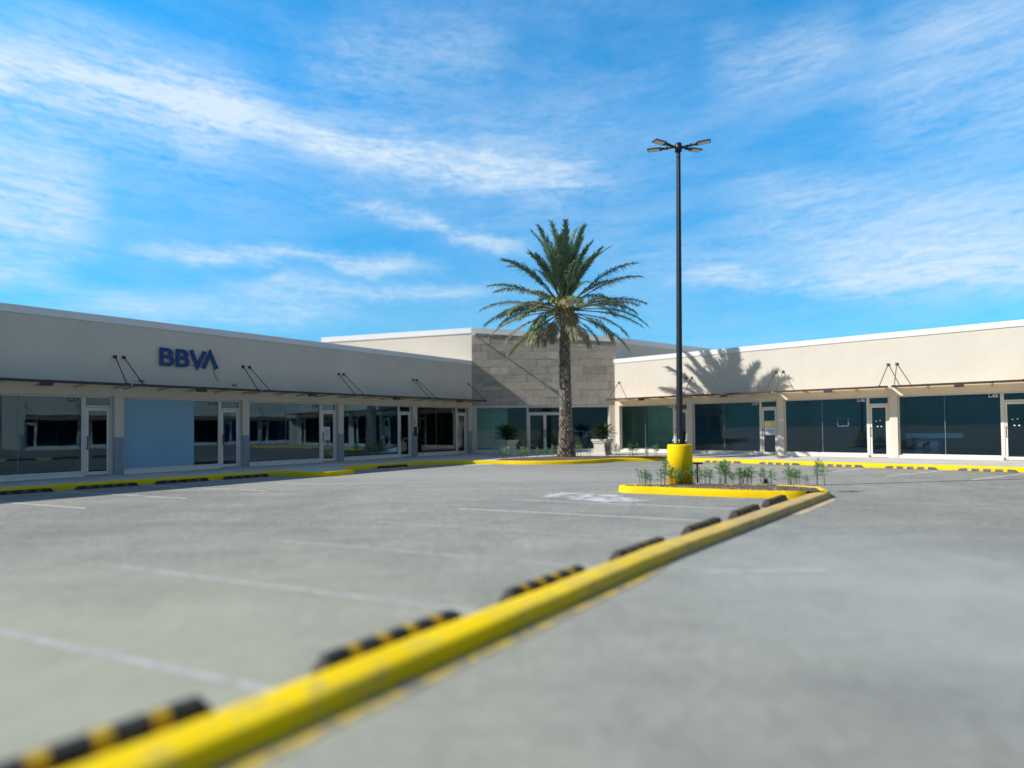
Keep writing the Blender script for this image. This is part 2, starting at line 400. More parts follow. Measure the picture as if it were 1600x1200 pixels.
def sweep(mb, line, prof, mi=0, closed=False, wob=0):
    """prof: (offset to the left of travel, z)"""
    line = [Vector(p) for p in line]
    n = len(line); m = len(prof); vs = []
    for i, p in enumerate(line):
        if closed: a, b = line[i-1], line[(i+1) % n]
        else: a, b = line[max(0, i-1)], line[min(n-1, i+1)]
        t = Vector((b.x-a.x, b.y-a.y, 0)).normalized()
        for q, z in prof:
            w = (mnoise.noise(Vector((p.x*1.7, p.y*1.7, q*9+z*7)))*wob) if wob and z > .02 else 0
            vs.append((p.x-t.y*(q+w), p.y+t.x*(q+w), z+w*.5))
    fs = []
    rng = range(n) if closed else range(n-1)
    for i in rng:
        j = (i+1) % n
        for k in range(m-1): fs.append((i*m+k, j*m+k, j*m+k+1, i*m+k+1))
    mb.add(vs, fs, mi, smooth=True)
    if not closed:
        k = len(mb.v)-len(vs)
        mb.f.append([k+i for i in range(m)]); mb.m.append(mi); mb.sm.append(False)
        mb.f.append([k+(n-1)*m+i for i in range(m)]); mb.m.append(mi); mb.sm.append(False)
kl = refine(kerb_line, .6)
k = MB()
sweep(k, kl, [(0, -.02), (.015, .10), (.035, .135), (.07, .150), (.13, .153), (.17, .152), (.17, -.02)], wob=.012)
struct(k.build('kerb', M['yellow']))
# pavement behind that kerb
inner = offset_line(kl, .168)
poly = [(p.x, p.y) for p in inner]
back = [Rr(9, 0.0, 0), Rr(-15.1, 0.0, 0), Vector((5.8, 30.62, 0)), Vector((-2.17, 30.6, 0)), L(22, 0, 0), L(-9, 0, 0)]
poly += [(p.x, p.y) for p in back]
sw = MB(); sw.prism(poly, -.02, FLZ)
o = sw.build('pavement', M['concrete'])
bm = bmesh.new(); bm.from_mesh(o.data); bmesh.ops.triangulate(bm, faces=[f for f in bm.faces if len(f.verts) > 4]); bm.to_mesh(o.data); bm.free()
struct(o)

def sheet(name, quads, mat, z=.004):
    mb = MB()
    for q in quads: mb.add([(p[0], p[1], z) for p in q], [(0, 1, 2, 3)])
    return struct(mb.build(name, mat, recalc=False))
def line_quad(a, b, w):
    a = Vector((a.x, a.y, 0)); b = Vector((b.x, b.y, 0)); t = (b-a).normalized(); n = Vector((-t.y, t.x, 0))*w/2
    return [a-n, b-n, b+n, a+n]
# parking bay lines
for se, mt in ((-.15, 'line_dim'), (1.66, 'line_dim'), (3.42, 'line_dim'), (5.25, 'line_faint'), (7.05, 'line_faint'), (8.92, 'line'), (10.52, 'line')):   # bays against the long kerb
    sheet('bay_line', [line_quad(L(se-1.46, 13.6, 0), L(se, 18.1, 0), .062)], M[mt])
for s in (-2.05, -.2, 1.65, 3.5, 5.33, 7.18, 12.4, 14.6):
    sheet('bay_line', [line_quad(L(s, 2.8+.03*s, 0), L(s+1.43, 7.45, 0), .062)], M['line'])
for (a, b) in ((-7.1, -8.3), (-5.0, -6.2), (-2.76, -3.75), (-.6, -1.95), (1.35, -.05), (3.3, 1.9), (5.2, 3.8)):
    sheet('bay_line', [line_quad(Rr(a, 4.1, 0), Rr(b, 7.75, 0), .07)], M['line'])
sheet('bay_line', [line_quad(Rr(-9.9, 7.3, 0), Rr(-9.0, 6.4, 0), .07)], M['line'])
# painted disabled bay near the corner of the left wing
sheet('bay_marking', [[L(16.6, 4.5, 0), L(17.6, 4.9, 0), L(17.2, 5.9, 0), L(16.1, 5.3, 0)]], M['hdblue'])
# faint marks on the near asphalt
sheet('bay_line', [line_quad(L(5.75, 18.95, 0), L(6.6, 19.95, 0), .10)], M['line_faint'])
# spilled cement beside the island
pts = []
for i in range(40):
    t = 2*math.pi*i/40
    r = 1+.38*mnoise.noise(Vector((math.cos(t)*2.2, math.sin(t)*2.2, 3)))+.2*mnoise.noise(Vector((math.cos(t)*6, math.sin(t)*6, 9)))
    pts.append(L(10.35+.62*r*math.sin(t), 14.75+1.15*r*math.cos(t), .0045))
mb = MB(); mb.add(pts, [tuple(range(40))]); struct(mb.build('cement_stain', M['patch'], recalc=False))

# ------------------------------------------------------------------ the long kerb and the lamp island
mk = MB()
cl = [L(s, 18.305+(.0 if s < 6 else (s-6)*.052), 0) for s in [x*.5-2 for x in range(31)]+[13.2]]
prof = [(-.158, -.02), (-.15, .085), (-.135, .108), (-.10, .115), (.0, .117), (.09, .115), (.13, .108), (.148, .085), (.155, -.02)]
sweep(mk, cl, prof, wob=.012)
tail = [L(12.5, 18.53, 0), L(12.9, 18.56, 0)]
struct(mk.build('long_kerb', M['yellow_aged']))
# thin yellow overspray and mortar along its outer foot
sp = MB(); vs = []; fs = []
for i in range(36):
    s = -2+i*.235; base = 18.463+(.0 if s < 6 else (s-6)*.052)
    w = .150+.03*mnoise.noise(Vector((s*1.3, 4, 2)))+.015*mnoise.noise(Vector((s*5, 1, 2)))
    
    w *= min(1, max(.25, (6.6-s)/1.5))
    vs += [L(s, base, .005), L(s, base+w, .005)]
    if i: fs.append((2*i-2, 2*i, 2*i+1, 2*i-1))
sp.add(vs, fs); struct(sp.build('kerb_overspray', M['yellow_spill'], recalc=False))
gm = MB(); vs = []; fs = []
for i in range(14):
    s = 10.2+i*.22; base = 18.463+(s-6)*.052; w = .20+.03*mnoise.noise(Vector((s*3, 2, 2))) if 0 < i < 13 else .05
    vs += [L(s, base, .005), L(s, base+w, .005)]
    if i: fs.append((2*i-2, 2*i, 2*i+1, 2*i-1))
gm.add(vs, fs); struct(gm.build('kerb_mortar', M['mortar'], recalc=False))
# island kerb: front edge, rounded tip, back edge
isl = [L(12.62, 18.5, 0), L(12.45, 18.1, 0), L(12.05, 17.2, 0), L(11.75, 16.0, 0), L(11.52, 15.15, 0), L(11.5, 14.9, 0), L(11.62, 14.72, 0), L(11.85, 14.68, 0), L(12.1, 14.8, 0),
       L(12.55, 15.3, 0), L(13.2, 16.4, 0), L(13.75, 17.6, 0), L(13.9, 18.2, 0), L(13.75, 18.6, 0), L(13.2, 18.80, 0)]
ik = MB()
sweep(ik, refine(isl, .35)[::-1], [(0, -.02), (.012, .12), (.03, .145), (.07, .155), (.13, .155), (.15, .14), (.155, -.02)], wob=.01)
struct(ik.build('island_kerb', M['yellow']))
so = MB()
cx, cy = 0, 0
ring = offset_line(refine(isl, .35), -.10)
cen = L(12.6, 16.9, .20)
vs = []; fs = []
NR = 7
for j in range(NR):
    for p in ring:
        q = Vector((p.x, p.y, .135)).lerp(cen, j/(NR-1))
        q.z = .135+.055*(1-(1-j/(NR-1))**2)+.02*mnoise.noise(Vector((q.x*3, q.y*3, 0)))
        vs.append(q)
n = len(ring)
for j in range(NR-1):
    for i in range(n):
        fs.append((j*n+i, j*n+(i+1) % n, (j+1)*n+(i+1) % n, (j+1)*n+i))
so.add(vs, fs, smooth=True); struct(so.build('island_soil', M['soil']))
# palm bed
pb = [Vector((-.75, 23.55)), Vector((.4, 23.05)), Vector((1.34, 22.86)), Vector((2.4, 22.98)), Vector((3.2, 23.28)), Vector((3.8, 23.7)), Vector((4.35, 24.25)), Vector((5.1, 24.42)),
      Vector((6.6, 24.48)), Vector((7.4, 24.1)), Vector((7.7, 24.5)), Vector((6.6, 25.4)), Vector((4.5, 25.7)), Vector((2.3, 26.2)), Vector((.6, 25.5)), Vector((-.5, 24.4))]
cen = Vector((2.6, 24.6, .2)); vs = []; fs = []
rp = []
for a, b in zip(pb, pb[1:]+pb[:1]):
    for i in range(3): rp.append(a.lerp(b, i/3))
for j in range(NR):
    for p in rp:
        q = Vector((p.x, p.y, .156)).lerp(cen, j/(NR-1)); q.z = .156+.05*(j/(NR-1))**.5+(.02*mnoise.noise(Vector((q.x*3, q.y*3, 0))) if j else 0)
        vs.append(q)
n = len(rp)
for j in range(NR-1):
    for i in range(n): fs.append((j*n+i, j*n+(i+1) % n, (j+1)*n+(i+1) % n, (j+1)*n+i))
so = MB(); so.add(vs, fs, smooth=True); struct(so.build('palm_bed_soil', M['soil']))
# rubble strewn on the soil: uncountable crumbs
rb = MB()
for i in range(420):
    if i < 260: s, oo = random.uniform(11.7, 13.6), random.uniform(14.9, 18.5)
    else: s, oo = random.uniform(11.35, 12.6), random.uniform(14.7, 18.3)
    if i < 260:
        lo = 11.62+(oo-14.9)*.24; hi = min(13.7, 11.95+(oo-14.7)*.62)
        if not lo < s < hi: continue
        z = .17
    else:
        s = 11.60+(oo-14.9)*.24+random.uniform(0, .12); z = .156
    p = L(s, oo, z); r = random.choice((.008, .012, .018, .024))
    rb.add([p+Vector((random.uniform(-1, 1)*r, random.uniform(-1, 1)*r, r*d)) for d in (-.3, .3, .9, .2)]+[p+Vector((0, 0, r))], [(0, 1, 4), (1, 2, 4), (2, 3, 4), (3, 0, 4), (0, 3, 2, 1)])
o = rb.build('soil_crumbs', M['pebble']); o['kind'] = 'stuff'

# ------------------------------------------------------------------ wheel stops
def wheel_stop_mesh(length, mats, nst, name, h=.125):
    mb = MB(); w = .085
    prof = [(-w, 0), (-w*.95, h*.42), (-w*.55, h), (w*.55, h), (w*.95, h*.42), (w, 0)]
    seg = nst*2+1
    xs = [-length/2, -length/2+.05]
    lens = [1.35 if i % 2 == 0 else .72 for i in range(seg)]; tot = sum(lens); x = -length/2+.05
    cuts = [x]
    for l in lens: x += l/tot*(length-.1); cuts.append(x)
    xs = [-length/2]+cuts+[length/2]
    scs = [(1, .42)]+[(1, 1)]*len(cuts)+[(1, .42)]
    vs = []
    for x, (sx, sz) in zip(xs, scs):
        for y, z in prof: vs.append((x, y*sx, z*sz))
    m = len(prof); fs = []; ms = []
    for i in range(len(xs)-1):
        for k in range(m):
            a = i*m+k; b = i*m+(k+1) % m
            fs.append((a, b, b+m, a+m)); ms.append(1 if (1 <= i <= seg and (i-1) % 2 == 1 and k != m-1) else 0)
    fs += [tuple(range(m))[::-1], tuple((len(xs)-1)*m+k for k in range(m))]; ms += [0, 0]
    mb.add(vs, fs); mb.m = ms
    # bolt heads on top
    for x in (-length*.36, length*.36):
        mb.lathe([(.022, h-.002), (.022, h+.008), (.012, h+.012)], 8, 0, (x, 0, 0))
    o = mb.build(name, mats, bevel=.008)
    return o
ORD = ['nearest', 'second nearest', 'third nearest', 'fourth nearest', 'fifth nearest', 'sixth nearest', 'seventh nearest', 'eighth nearest']
proto = wheel_stop_mesh(1.2, [M['rubber'], M['stripe']], 4, 'wheel_stop')
for i, (s, oo) in enumerate([(.66, 17.93), (2.47, 17.98), (4.22, 18.0), (6.07, 18.02), (8.0, 18.05), (9.8, 18.1), (11.5, 18.14)]):
    if i == 3: proto = wheel_stop_mesh(1.2, [M['rubber_dusty'], M['stripe_faded']], 4, 'wheel_stop')
    o = proto if i in (0, 3) else copy_tree(proto)
    o.location = L(s, oo+.045, .002); o.rotation_euler = (0, 0, ANG_L-.015)
    tag(o, ORD[i]+' black and yellow wheel stop along the long yellow kerb', 'wheel stop', 'wheel stops along the long yellow kerb')
protoR = wheel_stop_mesh(1.42, [M['rubber_dust'], M['stripe_bright']], 4, 'wheel_stop', .075)
nR = ['leftmost', 'second from left', 'third from left', 'rightmost but one', 'rightmost']
for i, s in enumerate((-7.9, -5.75, -3.72, -1.64, .32)):
    o = protoR if i == 0 else copy_tree(protoR)
    o.location = Rr(s, 4.12, .002); o.rotation_euler = (0, 0, ANG_R)
    tag(o, 'bright yellow patched wheel stop at the right kerb, %s of its row' % nR[i], 'wheel stop', 'wheel stops along the right kerb')
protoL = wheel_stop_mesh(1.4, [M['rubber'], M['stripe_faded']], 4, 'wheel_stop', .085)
nL = ['leftmost of its row', 'second from the left', 'third from the left', 'just before the kerb nose', 'just past the kerb nose']
for i, (s, oo) in enumerate(((2.75, 2.72), (4.6, 2.88), (6.42, 3.05), (8.25, 3.17), (13.85, 3.48))):
    o = protoL if i == 0 else copy_tree(protoL)
    o.location = L(s, oo, .002); o.rotation_euler = (0, 0, ANG_L-.06 if s < 8 else ANG_L-.02)
    tag(o, 'shaded dark wheel stop before the left shops, '+nL[i], 'wheel stop', 'wheel stops along the left kerb')
o = wheel_stop_mesh(1.5, [M['rubber_blue'], M['stripe_white']], 4, 'wheel_stop')
o.location = L(16.2, 3.52, .002); o.rotation_euler = (0, 0, ANG_L-.1)
tag(o, 'blue and white wheel stop in the shade near the corner of the left wing', 'wheel stop')

# ------------------------------------------------------------------ shop wings
HEAD = 2.65; CAPB = 4.99; TOP = 5.23; CAN_Z = 2.97; CAN_O = 1.25; REC = -.25
def ivory_door(parent, fr, d0, d1, o, glass, with_transom=True, handle='left', sgn=1, dbl=False):
    """frame with leaf, glass and pull handle; door height 2.2"""
    f = MB()
    fw = .065
    f.box(fr, d0, d0+fw*.8, o-.05, o+.05, FLZ, HEAD); f.box(fr, d1-fw*.8, d1, o-.05, o+.05, FLZ, HEAD)
    f.box(fr, d0+fw*.8, d1-fw*.8, o-.045, o+.045, HEAD-.05, HEAD)
    f.box(fr, d0+fw*.8, d1-fw*.8, o-.045, o+.045, 2.30, 2.36)
    dr = f.build('door', M['frame'], parent, bevel=.006)
    tg = MB(); tg.box(fr, d0+fw*.8, d1-fw*.8, o-.006, o+.006, 2.36, HEAD-.05); tg.build('transom_glass', glass, dr)
    leaves = [(d0+fw*.8+.006, d1-fw*.8-.006)] if not dbl else [(d0+fw*.8+.006, (d0+d1)/2-.004), ((d0+d1)/2+.004, d1-fw*.8-.006)]
    for li, (a, b) in enumerate(leaves):
        lf = MB(); st = .075
        lf.box(fr, a, a+st, o-.028, o+.028, FLZ+.015, 2.29); lf.box(fr, b-st, b, o-.028, o+.028, FLZ+.015, 2.29)
        lf.box(fr, a+st, b-st, o-.026, o+.026, FLZ+.015, FLZ+.13); lf.box(fr, a+st, b-st, o-.026, o+.026, 2.20, 2.29)
        l = lf.build('leaf', M['frame'], dr, bevel=.005)
        gl = MB(); gl.box(fr, a+st, b-st, o-.006, o+.006, FLZ+.13, 2.20); gl.build('glass', glass, dr)
        hx = a+st*.5 if (handle == 'left') != (dbl and li == 0) else b-st*.5
        h = MB()
        h.tube([fr(hx, o+.10, .98), fr(hx, o+.10, 1.40)], .014, 8)
        for z in (1.02, 1.36): h.tube([fr(hx, o+.02, z), fr(hx, o+.10, z)], .011, 6)
        h.build('handle', M['steel'], dr)
    return dr
def shop_window(parent, fr, a, b, o, glass, mull=None):
    f = MB(); fw = .05
    f.box(fr, a, a+fw, o-.04, o+.04, FLZ+.12, HEAD); f.box(fr, b-fw, b, o-.04, o+.04, FLZ+.12, HEAD)
    f.box(fr, a+fw, b-fw, o-.038, o+.038, HEAD-.045, HEAD); f.box(fr, a+fw, b-fw, o-.038, o+.038, FLZ+.12, FLZ+.165)
    w = f.build('window', M['frame'], parent, bevel=.005)
    gl = MB()
    if mull is None: spans = [(a+fw, b-fw)]
    else: spans = [(a+fw, mull-.004), (mull+.004, b-fw)]
    for p, q in spans: gl.box(fr, p, q, o-.006, o+.006, FLZ+.165, HEAD-.045)
    gl.build('glass', glass, w)
    if mull is not None:
        jm = MB(); jm.box(fr, mull-.007, mull+.007, o+.006, o+.010, FLZ+.165, HEAD-.045); jm.build('silicone_joint', M['joint'], w)
    si = MB(); si.box(fr, a, b, o-.06, -.03, FLZ-.01, FLZ+.12); si.build('sill', M['sill'], w, bevel=.008)
    return w
def canopy(parent, fr, a, b, side, lamp=True):
    c = MB()
    z0 = CAN_Z
    # translucent sheet roof falling a little to the wall
    c.add([fr(a, 0.002, z0-.015), fr(b, 0.002, z0-.015), fr(b, CAN_O-.03, z0+.01), fr(a, CAN_O-.03, z0+.01)], [(0, 1, 2, 3)], 0)
    # purlins below the sheet
    for t in (.02, .27, .5, .73, .98):
        s = a+.02+(b-a-.04)*t
        c.hexa([fr(s-.022, .003, z0-.08), fr(s+.022, .003, z0-.08), fr(s+.022, CAN_O-.035, z0-.042), fr(s-.022, CAN_O-.035, z0-.042),
                fr(s-.022, .003, z0-.018), fr(s+.022, .003, z0-.018), fr(s+.022, CAN_O-.035, z0+.006), fr(s-.022, CAN_O-.035, z0+.006)], 1)
    o = c.build('canopy', [M['soffit'], M['purlin']], parent)
    e = MB(); e.box(fr, a, b, CAN_O-.03, CAN_O+.02, z0-.045, z0+.035)
    e.build('fascia_angle', M['steel'], o, bevel=.004)
    for s in (a+.09, b-.09):
        r = MB(); d = .2*side
        top = fr(s, .03, 3.93); bot = fr(s+d if a < s+d < b else s, CAN_O-.05, z0+.02)
        r.tube([top, bot], .016, 6)
        r.box(fr, s-.05, s+.05, 0.0, .03, 3.88, 3.98)
        r.box(fr, (s+d if a < s+d < b else s)-.05, (s+d if a < s+d < b else s)+.05, CAN_O-.10, CAN_O-.02, z0+.023, z0+.05)
        r.build('hanger_rod', M['rod'] if side < 0 else M['steel'], o)
    if lamp:
        m = (a+b)/2
        q = MB(); q.box(fr, m-.14, m+.14, CAN_O-.16, CAN_O+.05, z0-.13, z0-.05); q.build('floodlight', M['steel'], o, bevel=.01)
    return o
def wing(name, label, fr, origin, s0, s1, cols, side, numbers, depth=9, detail=True, wains=True, glass='glass_blue', end0=None, end1=None):
    t = thing(name, label, 'shop building', origin)
    w = MB()
    w.box(fr, s0, s1, REC-.05, 0, HEAD, CAPB)                      # fascia
    w.box(fr, s0, s1, -depth, -depth+.2, 0, CAPB)                   # back wall
    w.box(fr, s0, s0+.2, -depth+.2, REC-.05, 0, CAPB); w.box(fr, s1-.2, s1, -depth+.2, REC-.05, 0, CAPB)
    w.box(fr, s0+.2, s1-.2, -depth+.2, REC-.05, 4.60, 4.72)         # roof slab
    w.build('wall', M['wall'], t, bevel=.012)
    c = MB(); c.box(fr, s0-.03, s1+(.03 if side < 0 else 0), -.30, .035, CAPB, TOP)
    c.box(fr, s0-.03, s1, -depth-.03, -depth+.3, CAPB, TOP)
    c.box(fr, s0-.03, s0+.27, -depth+.3, -.30, CAPB, TOP); c.box(fr, s1-.27, s1+(.03 if side < 0 else 0), -depth+.3, -.30, CAPB, TOP)
    c.build('parapet_cap', M['cap'], t, bevel=.02)
    inn = MB()
    inn.box(fr, s0+.2, s1-.2, -5.6, -5.5, FLZ, 2.72)
    inn.box(fr, s0+.2, s1-.2, -5.5, REC-.052, 2.72, 2.80)
    for cc in cols:
        if s0+.3 < cc < s1-.3: inn.box(fr, cc-.05, cc+.05, -5.5, REC-.09, FLZ, 2.72)
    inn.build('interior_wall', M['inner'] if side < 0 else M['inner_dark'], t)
    if side < 0 and detail:
        nb = MB(); nb.box(fr, cols[0]+.06, cols[1]-.06, -2.95, -2.85, FLZ, 2.715); nb.build('interior_wall', M['inner_pale'], t)  # pale wall added close behind the first window to brighten the shop
    fl = MB(); fl.box(fr, s0+.2, s1-.2, -5.5, REC-.06, 0, FLZ-.004); fl.build('interior_floor', M['ifloor'], t)
    th = MB(); th.box(fr, s0+.2, s1-.2, REC-.06, -.001, -.02, FLZ-.003); th.build('threshold', M['sill'], t)
    for cc in cols:
        q = MB(); q.box(fr, cc-.13, cc+.13, REC-.05, 0.0, 1.34 if wains else FLZ-.003, HEAD)
        p = q.build('column', M['wall'], t, bevel=.01)
        if wains:
            q = MB(); q.box(fr, cc-.133, cc+.133, REC-.053, 0.004, FLZ-.003, 1.34); q.build('painted_base', M['wains'], p, bevel=.008)
    wins = []
    for i, (ca, cb) in enumerate(zip(cols, cols[1:])):
        a = ca+.135; b = cb-.135
        dw = .74
        d1 = b-.02; d0 = d1-dw
        mull = a+(d0-a)*(.47 if side < 0 else .5)
        wn = shop_window(t, fr, a, d0-.002, REC+.05, M[glass if not isinstance(glass, dict) else glass.get(i, 'glass')], mull)
        dr = ivory_door(t, fr, d0, d1, REC+.05, M['glass_blue' if side > 0 else 'glass'])
        jb = MB(); jb.box(fr, d1+.001, b, REC-.05, -.06, FLZ-.002, HEAD); jb.build('jamb', M['wall'], t)
        wins.append((wn, dr, a, d0, d1))
        canopy(t, fr, ca+(.03 if side > 0 else .055), cb-(.03 if side > 0 else .055), side, detail)
        if detail and numbers.get(i):
            n = MB(); sg = 1
            text_mesh(n, numbers[i], lambda x, y: fr(d0-.10+x, REC+.062, 2.47+y), .155, offset=.004)
            n.build('unit_number', M['white'] if side < 0 else M['black'], wn, recalc=False)
    return t, wins
colsL = [-6.6, -2.55, 1.53, 5.63, 9.69, 13.80, 17.97, 21.86]
wl, winsL = wing('shop_building', 'long shaded cream shop wing on the left carrying blue letters', L, L(8, 0, 0), -6.74, 22.0, colsL, 1,
                 {2: 'L-17', 3: 'L-16', 4: 'L-15', 5: 'L-14', 6: 'L-13'})
colsR = [-14.98, -10.90, -6.68, -2.44, 1.75, 5.9]
wr, winsR = wing('shop_building', 'long sunlit cream shop wing on the right with palm shadow on its wall', Rr, Rr(-4, 0, 0), -15.1, 8, colsR, -1,
                 {0: 'L-08', 1: 'L-07', 2: 'L-06', 3: 'L-05', 4: 'L-04'}, wains=False, glass={0: 'glass_clear', 1: 'glass', 2: 'glass', 3: 'glass'})
ww, winsW = wing('shop_building', 'sunlit cream shop wing across the lot, seen only as reflection in the left shop windows', W, W(-20, 0, 0), -34, -9.4, [-33.9, -29.8, -25.7, -21.6, -17.5, -13.4, -9.53], 1, {}, detail=False)
# grey painted bases on the two far piers of the right wing
# blue grey film over most of the bank's window
wn, dr, a, d0, d1 = winsL[3]
f = MB(); f.box(L, 5.80, 7.93, REC+.058, REC+.064, FLZ+.17, HEAD-.05); f.build('window_film', M['film'], wn)
f = MB(); f.box(L, d0+.15, d1-.15, REC+.036, REC+.040, FLZ+.14, 2.19); f.build('door_film', paint('dark_blue_film', (.02, .06, .12), .5, .03, 1), dr)

# ------------------------------------------------------------------ blue letters on the left wing
def stroke(mb, fr, pts, w, o0, o1, closed=False):
    n = len(pts); lft = []; rgt = []
    for i, p in enumerate(pts):
        p = Vector(p)
        if closed: a, b = Vector(pts[i-1]), Vector(pts[(i+1) % n])
        else: a = Vector(pts[i-1]) if i else None; b = Vector(pts[i+1]) if i < n-1 else None
        ds = []
        if a is not None: ds.append((p-a).normalized())
        if b is not None: ds.append((b-p).normalized())
        t = sum(ds, Vector((0, 0))).normalized(); nn = Vector((-t.y, t.x))
        k = 1/max(.45, nn.dot(Vector((-ds[0].y, ds[0].x))))
        lft.append(p+nn*w/2*k); rgt.append(p-nn*w/2*k)
    vs = []
    for i in range(n):
        for q in (lft[i], rgt[i]):
            vs.append(fr(q.x, o0, q.y)); vs.append(fr(q.x, o1, q.y))
    fs = []
    for i in range(n if closed else n-1):
        j = (i+1) % n; A = i*4; B = j*4
        fs += [(A+1, B+1, B+3, A+3), (A, A+2, B+2, B), (A, B, B+1, A+1), (A+2, A+3, B+3, B+2)]
    if not closed: fs += [(0, 1, 3, 2), ((n-1)*4, (n-1)*4+2, (n-1)*4+3, (n-1)*4+1)]
    mb.add(vs, fs)
sg = thing('sign', 'dark blue raised letters reading BBVA on the shaded left wall', 'sign', L(7.7, .05, 3.73))
def letter_B(s0, s1, z0, z1):
    mb = MB(); w = .115; h = w/2; zm = (z0+z1)/2+.01
    x0 = s0+h; r1 = (z1-h-zm)/2; r2 = (zm-z0-h)/2; xa = s1-h-r2
    def bowl(xc, zc, r): return [(xc+r*math.cos(t), zc+r*math.sin(t)) for t in [math.pi/2-math.pi*i/8 for i in range(9)]]
    stroke(mb, L, [(x0, zm), (x0, z1-h)]+bowl(xa-.03, zm+r1, r1)+[(x0, zm)][:0], w, .03, .10)
    stroke(mb, L, [(x0, zm+.001), (xa-.03, zm+.001)], w*.93, .03, .0995)
    stroke(mb, L, [(xa-.04, zm)]+bowl(xa, zm-r2, r2)+[(x0, z0+h), (x0, zm)], w, .03, .0985)
    return mb
letter_B(6.76, 7.21, 3.745, 4.36).build('letter', M['blue'], sg)
letter_B(7.26, 7.69, 3.745, 4.36).build('letter', M['blue'], sg)
v = MB(); stroke(v, L, [(7.745, 4.37), (7.945, 3.80), (8.195, 4.35)], .125, .03, .10); v.build('letter', M['blue'], sg)
v = MB(); stroke(v, L, [(8.155, 3.76), (8.375, 4.33), (8.60, 3.765)], .125, .03, .10); v.build('letter', M['blue'], sg)
v = MB(); v.tube([L(8.52, .02, 3.80), L(8.53, .015, 3.62), L(8.60, .015, 3.46), L(8.66, .012, 3.40), L(8.67, .012, 3.34)], .008, 5); v.build('cable', M['black'], sg)
v = MB(); v.tube([L(7.62, .02, 3.84), L(7.9, .02, 3.82), L(8.2, .02, 3.80)], .007, 5); v.build('cable', M['black'], sg)

# small dark weep spouts on the left wall above the canopy
for i, s in enumerate((6.25, 9.25)):
    mb = MB(); mb.box(L, s-.09, s+.07, 0, .05, 3.185+.02*i, 3.215+.02*i); mb.build('weep_spout', M['steel'], wl)

# dark box with a paper hanging on the column
bx = thing('wall_box', 'small black box with white paper hung on shaded left wing column', 'wall box', L(17.97, 0, 1.4))
mb = MB(); mb.box(L, 17.88, 18.02, 0.005, .09, 1.18, 1.62); mb.build('box', M['black'], bx, bevel=.01)
mb = MB(); mb.box(L, 18.02, 18.10, 0.03, .036, 1.27, 1.60); mb.build('paper', M['paper'], bx)
mb = MB(); mb.box(L, 17.90, 17.96, .002, .012, 1.86, 1.92); mb.box(L, 17.90, 17.96, .002, .012, 1.75, 1.81); mb.build('button', M['black'], bx)
# notices on doors
nt_ = thing('notice', 'white printed notice taped inside the door of the left wing', 'notice', L(13.3, REC+.06, 1.1))
mb = MB(); mb.box(L, 13.01, 13.36, REC+.062, REC+.065, 1.08, 1.64); mb.build('sheet', M['paper'], nt_)
mb = MB()
for z, a, b, h in ((1.585, 13.03, 13.11, .02), (1.55, 13.14, 13.24, .02), (1.48, 13.07, 13.31, .012), (1.44, 13.07, 13.31, .012), (1.38, 13.06, 13.32, .016), (1.335, 13.06, 13.32, .012), (1.255, 13.09, 13.29, .026), (1.16, 13.08, 13.30, .010)):
    mb.box(L, a, b, REC+.065, REC+.0665, z, z+h)
mb.build('print', M['ink'], nt_)
nt_ = thing('notice', 'yellow and white notice on the glass door of the right wing', 'notice', Rr(-7.1, REC+.06, 1.1))
mb = MB(); mb.box(Rr, -7.42, -6.97, REC+.062, REC+.065, 1.42, 1.72); mb.build('yellow_sheet', M['paper_yellow'], nt_)
mb = MB(); mb.box(Rr, -7.42, -6.97, REC+.062, REC+.065, 1.07, 1.418); mb.build('white_sheet', M['paper'], nt_)
mb = MB(); mb.box(Rr, -7.32, -7.04, REC+.065, REC+.0665, 1.24, 1.275); mb.box(Rr, -7.32, -7.04, REC+.065, REC+.0665, 1.15, 1.16); mb.build('print', M['ink'], nt_)
# little stickers on two doors and a taped outline on a window
for i in (2, 3):
    wn, dr, a, d0, d1 = winsR[i]; m = (d0+d1)/2
    mb = MB()
    for dx, z in ((-.10, 1.62), (.04, 1.64), (-.05, 1.40), (.08, 1.40)): mb.box(Rr, m+dx-.022, m+dx+.022, REC+.058, REC+.0605, z, z+.04)
    mb.build('sticker', M['white'], dr)
wn = winsR[2][0]
mb = MB(); x0, x1, z0, z1 = -4.46, -4.05, 1.44, 1.80
for q in ((x0, x1, z0, z0+.02), (x0, x1, z1-.008, z1), (x0, x0+.012, z0, z1), (x1-.02, x1, z0, z1)): mb.box(Rr, q[0], q[1], REC+.058, REC+.0605, q[2], q[3])
mb.build('tape_outline', M['joint'], wn)

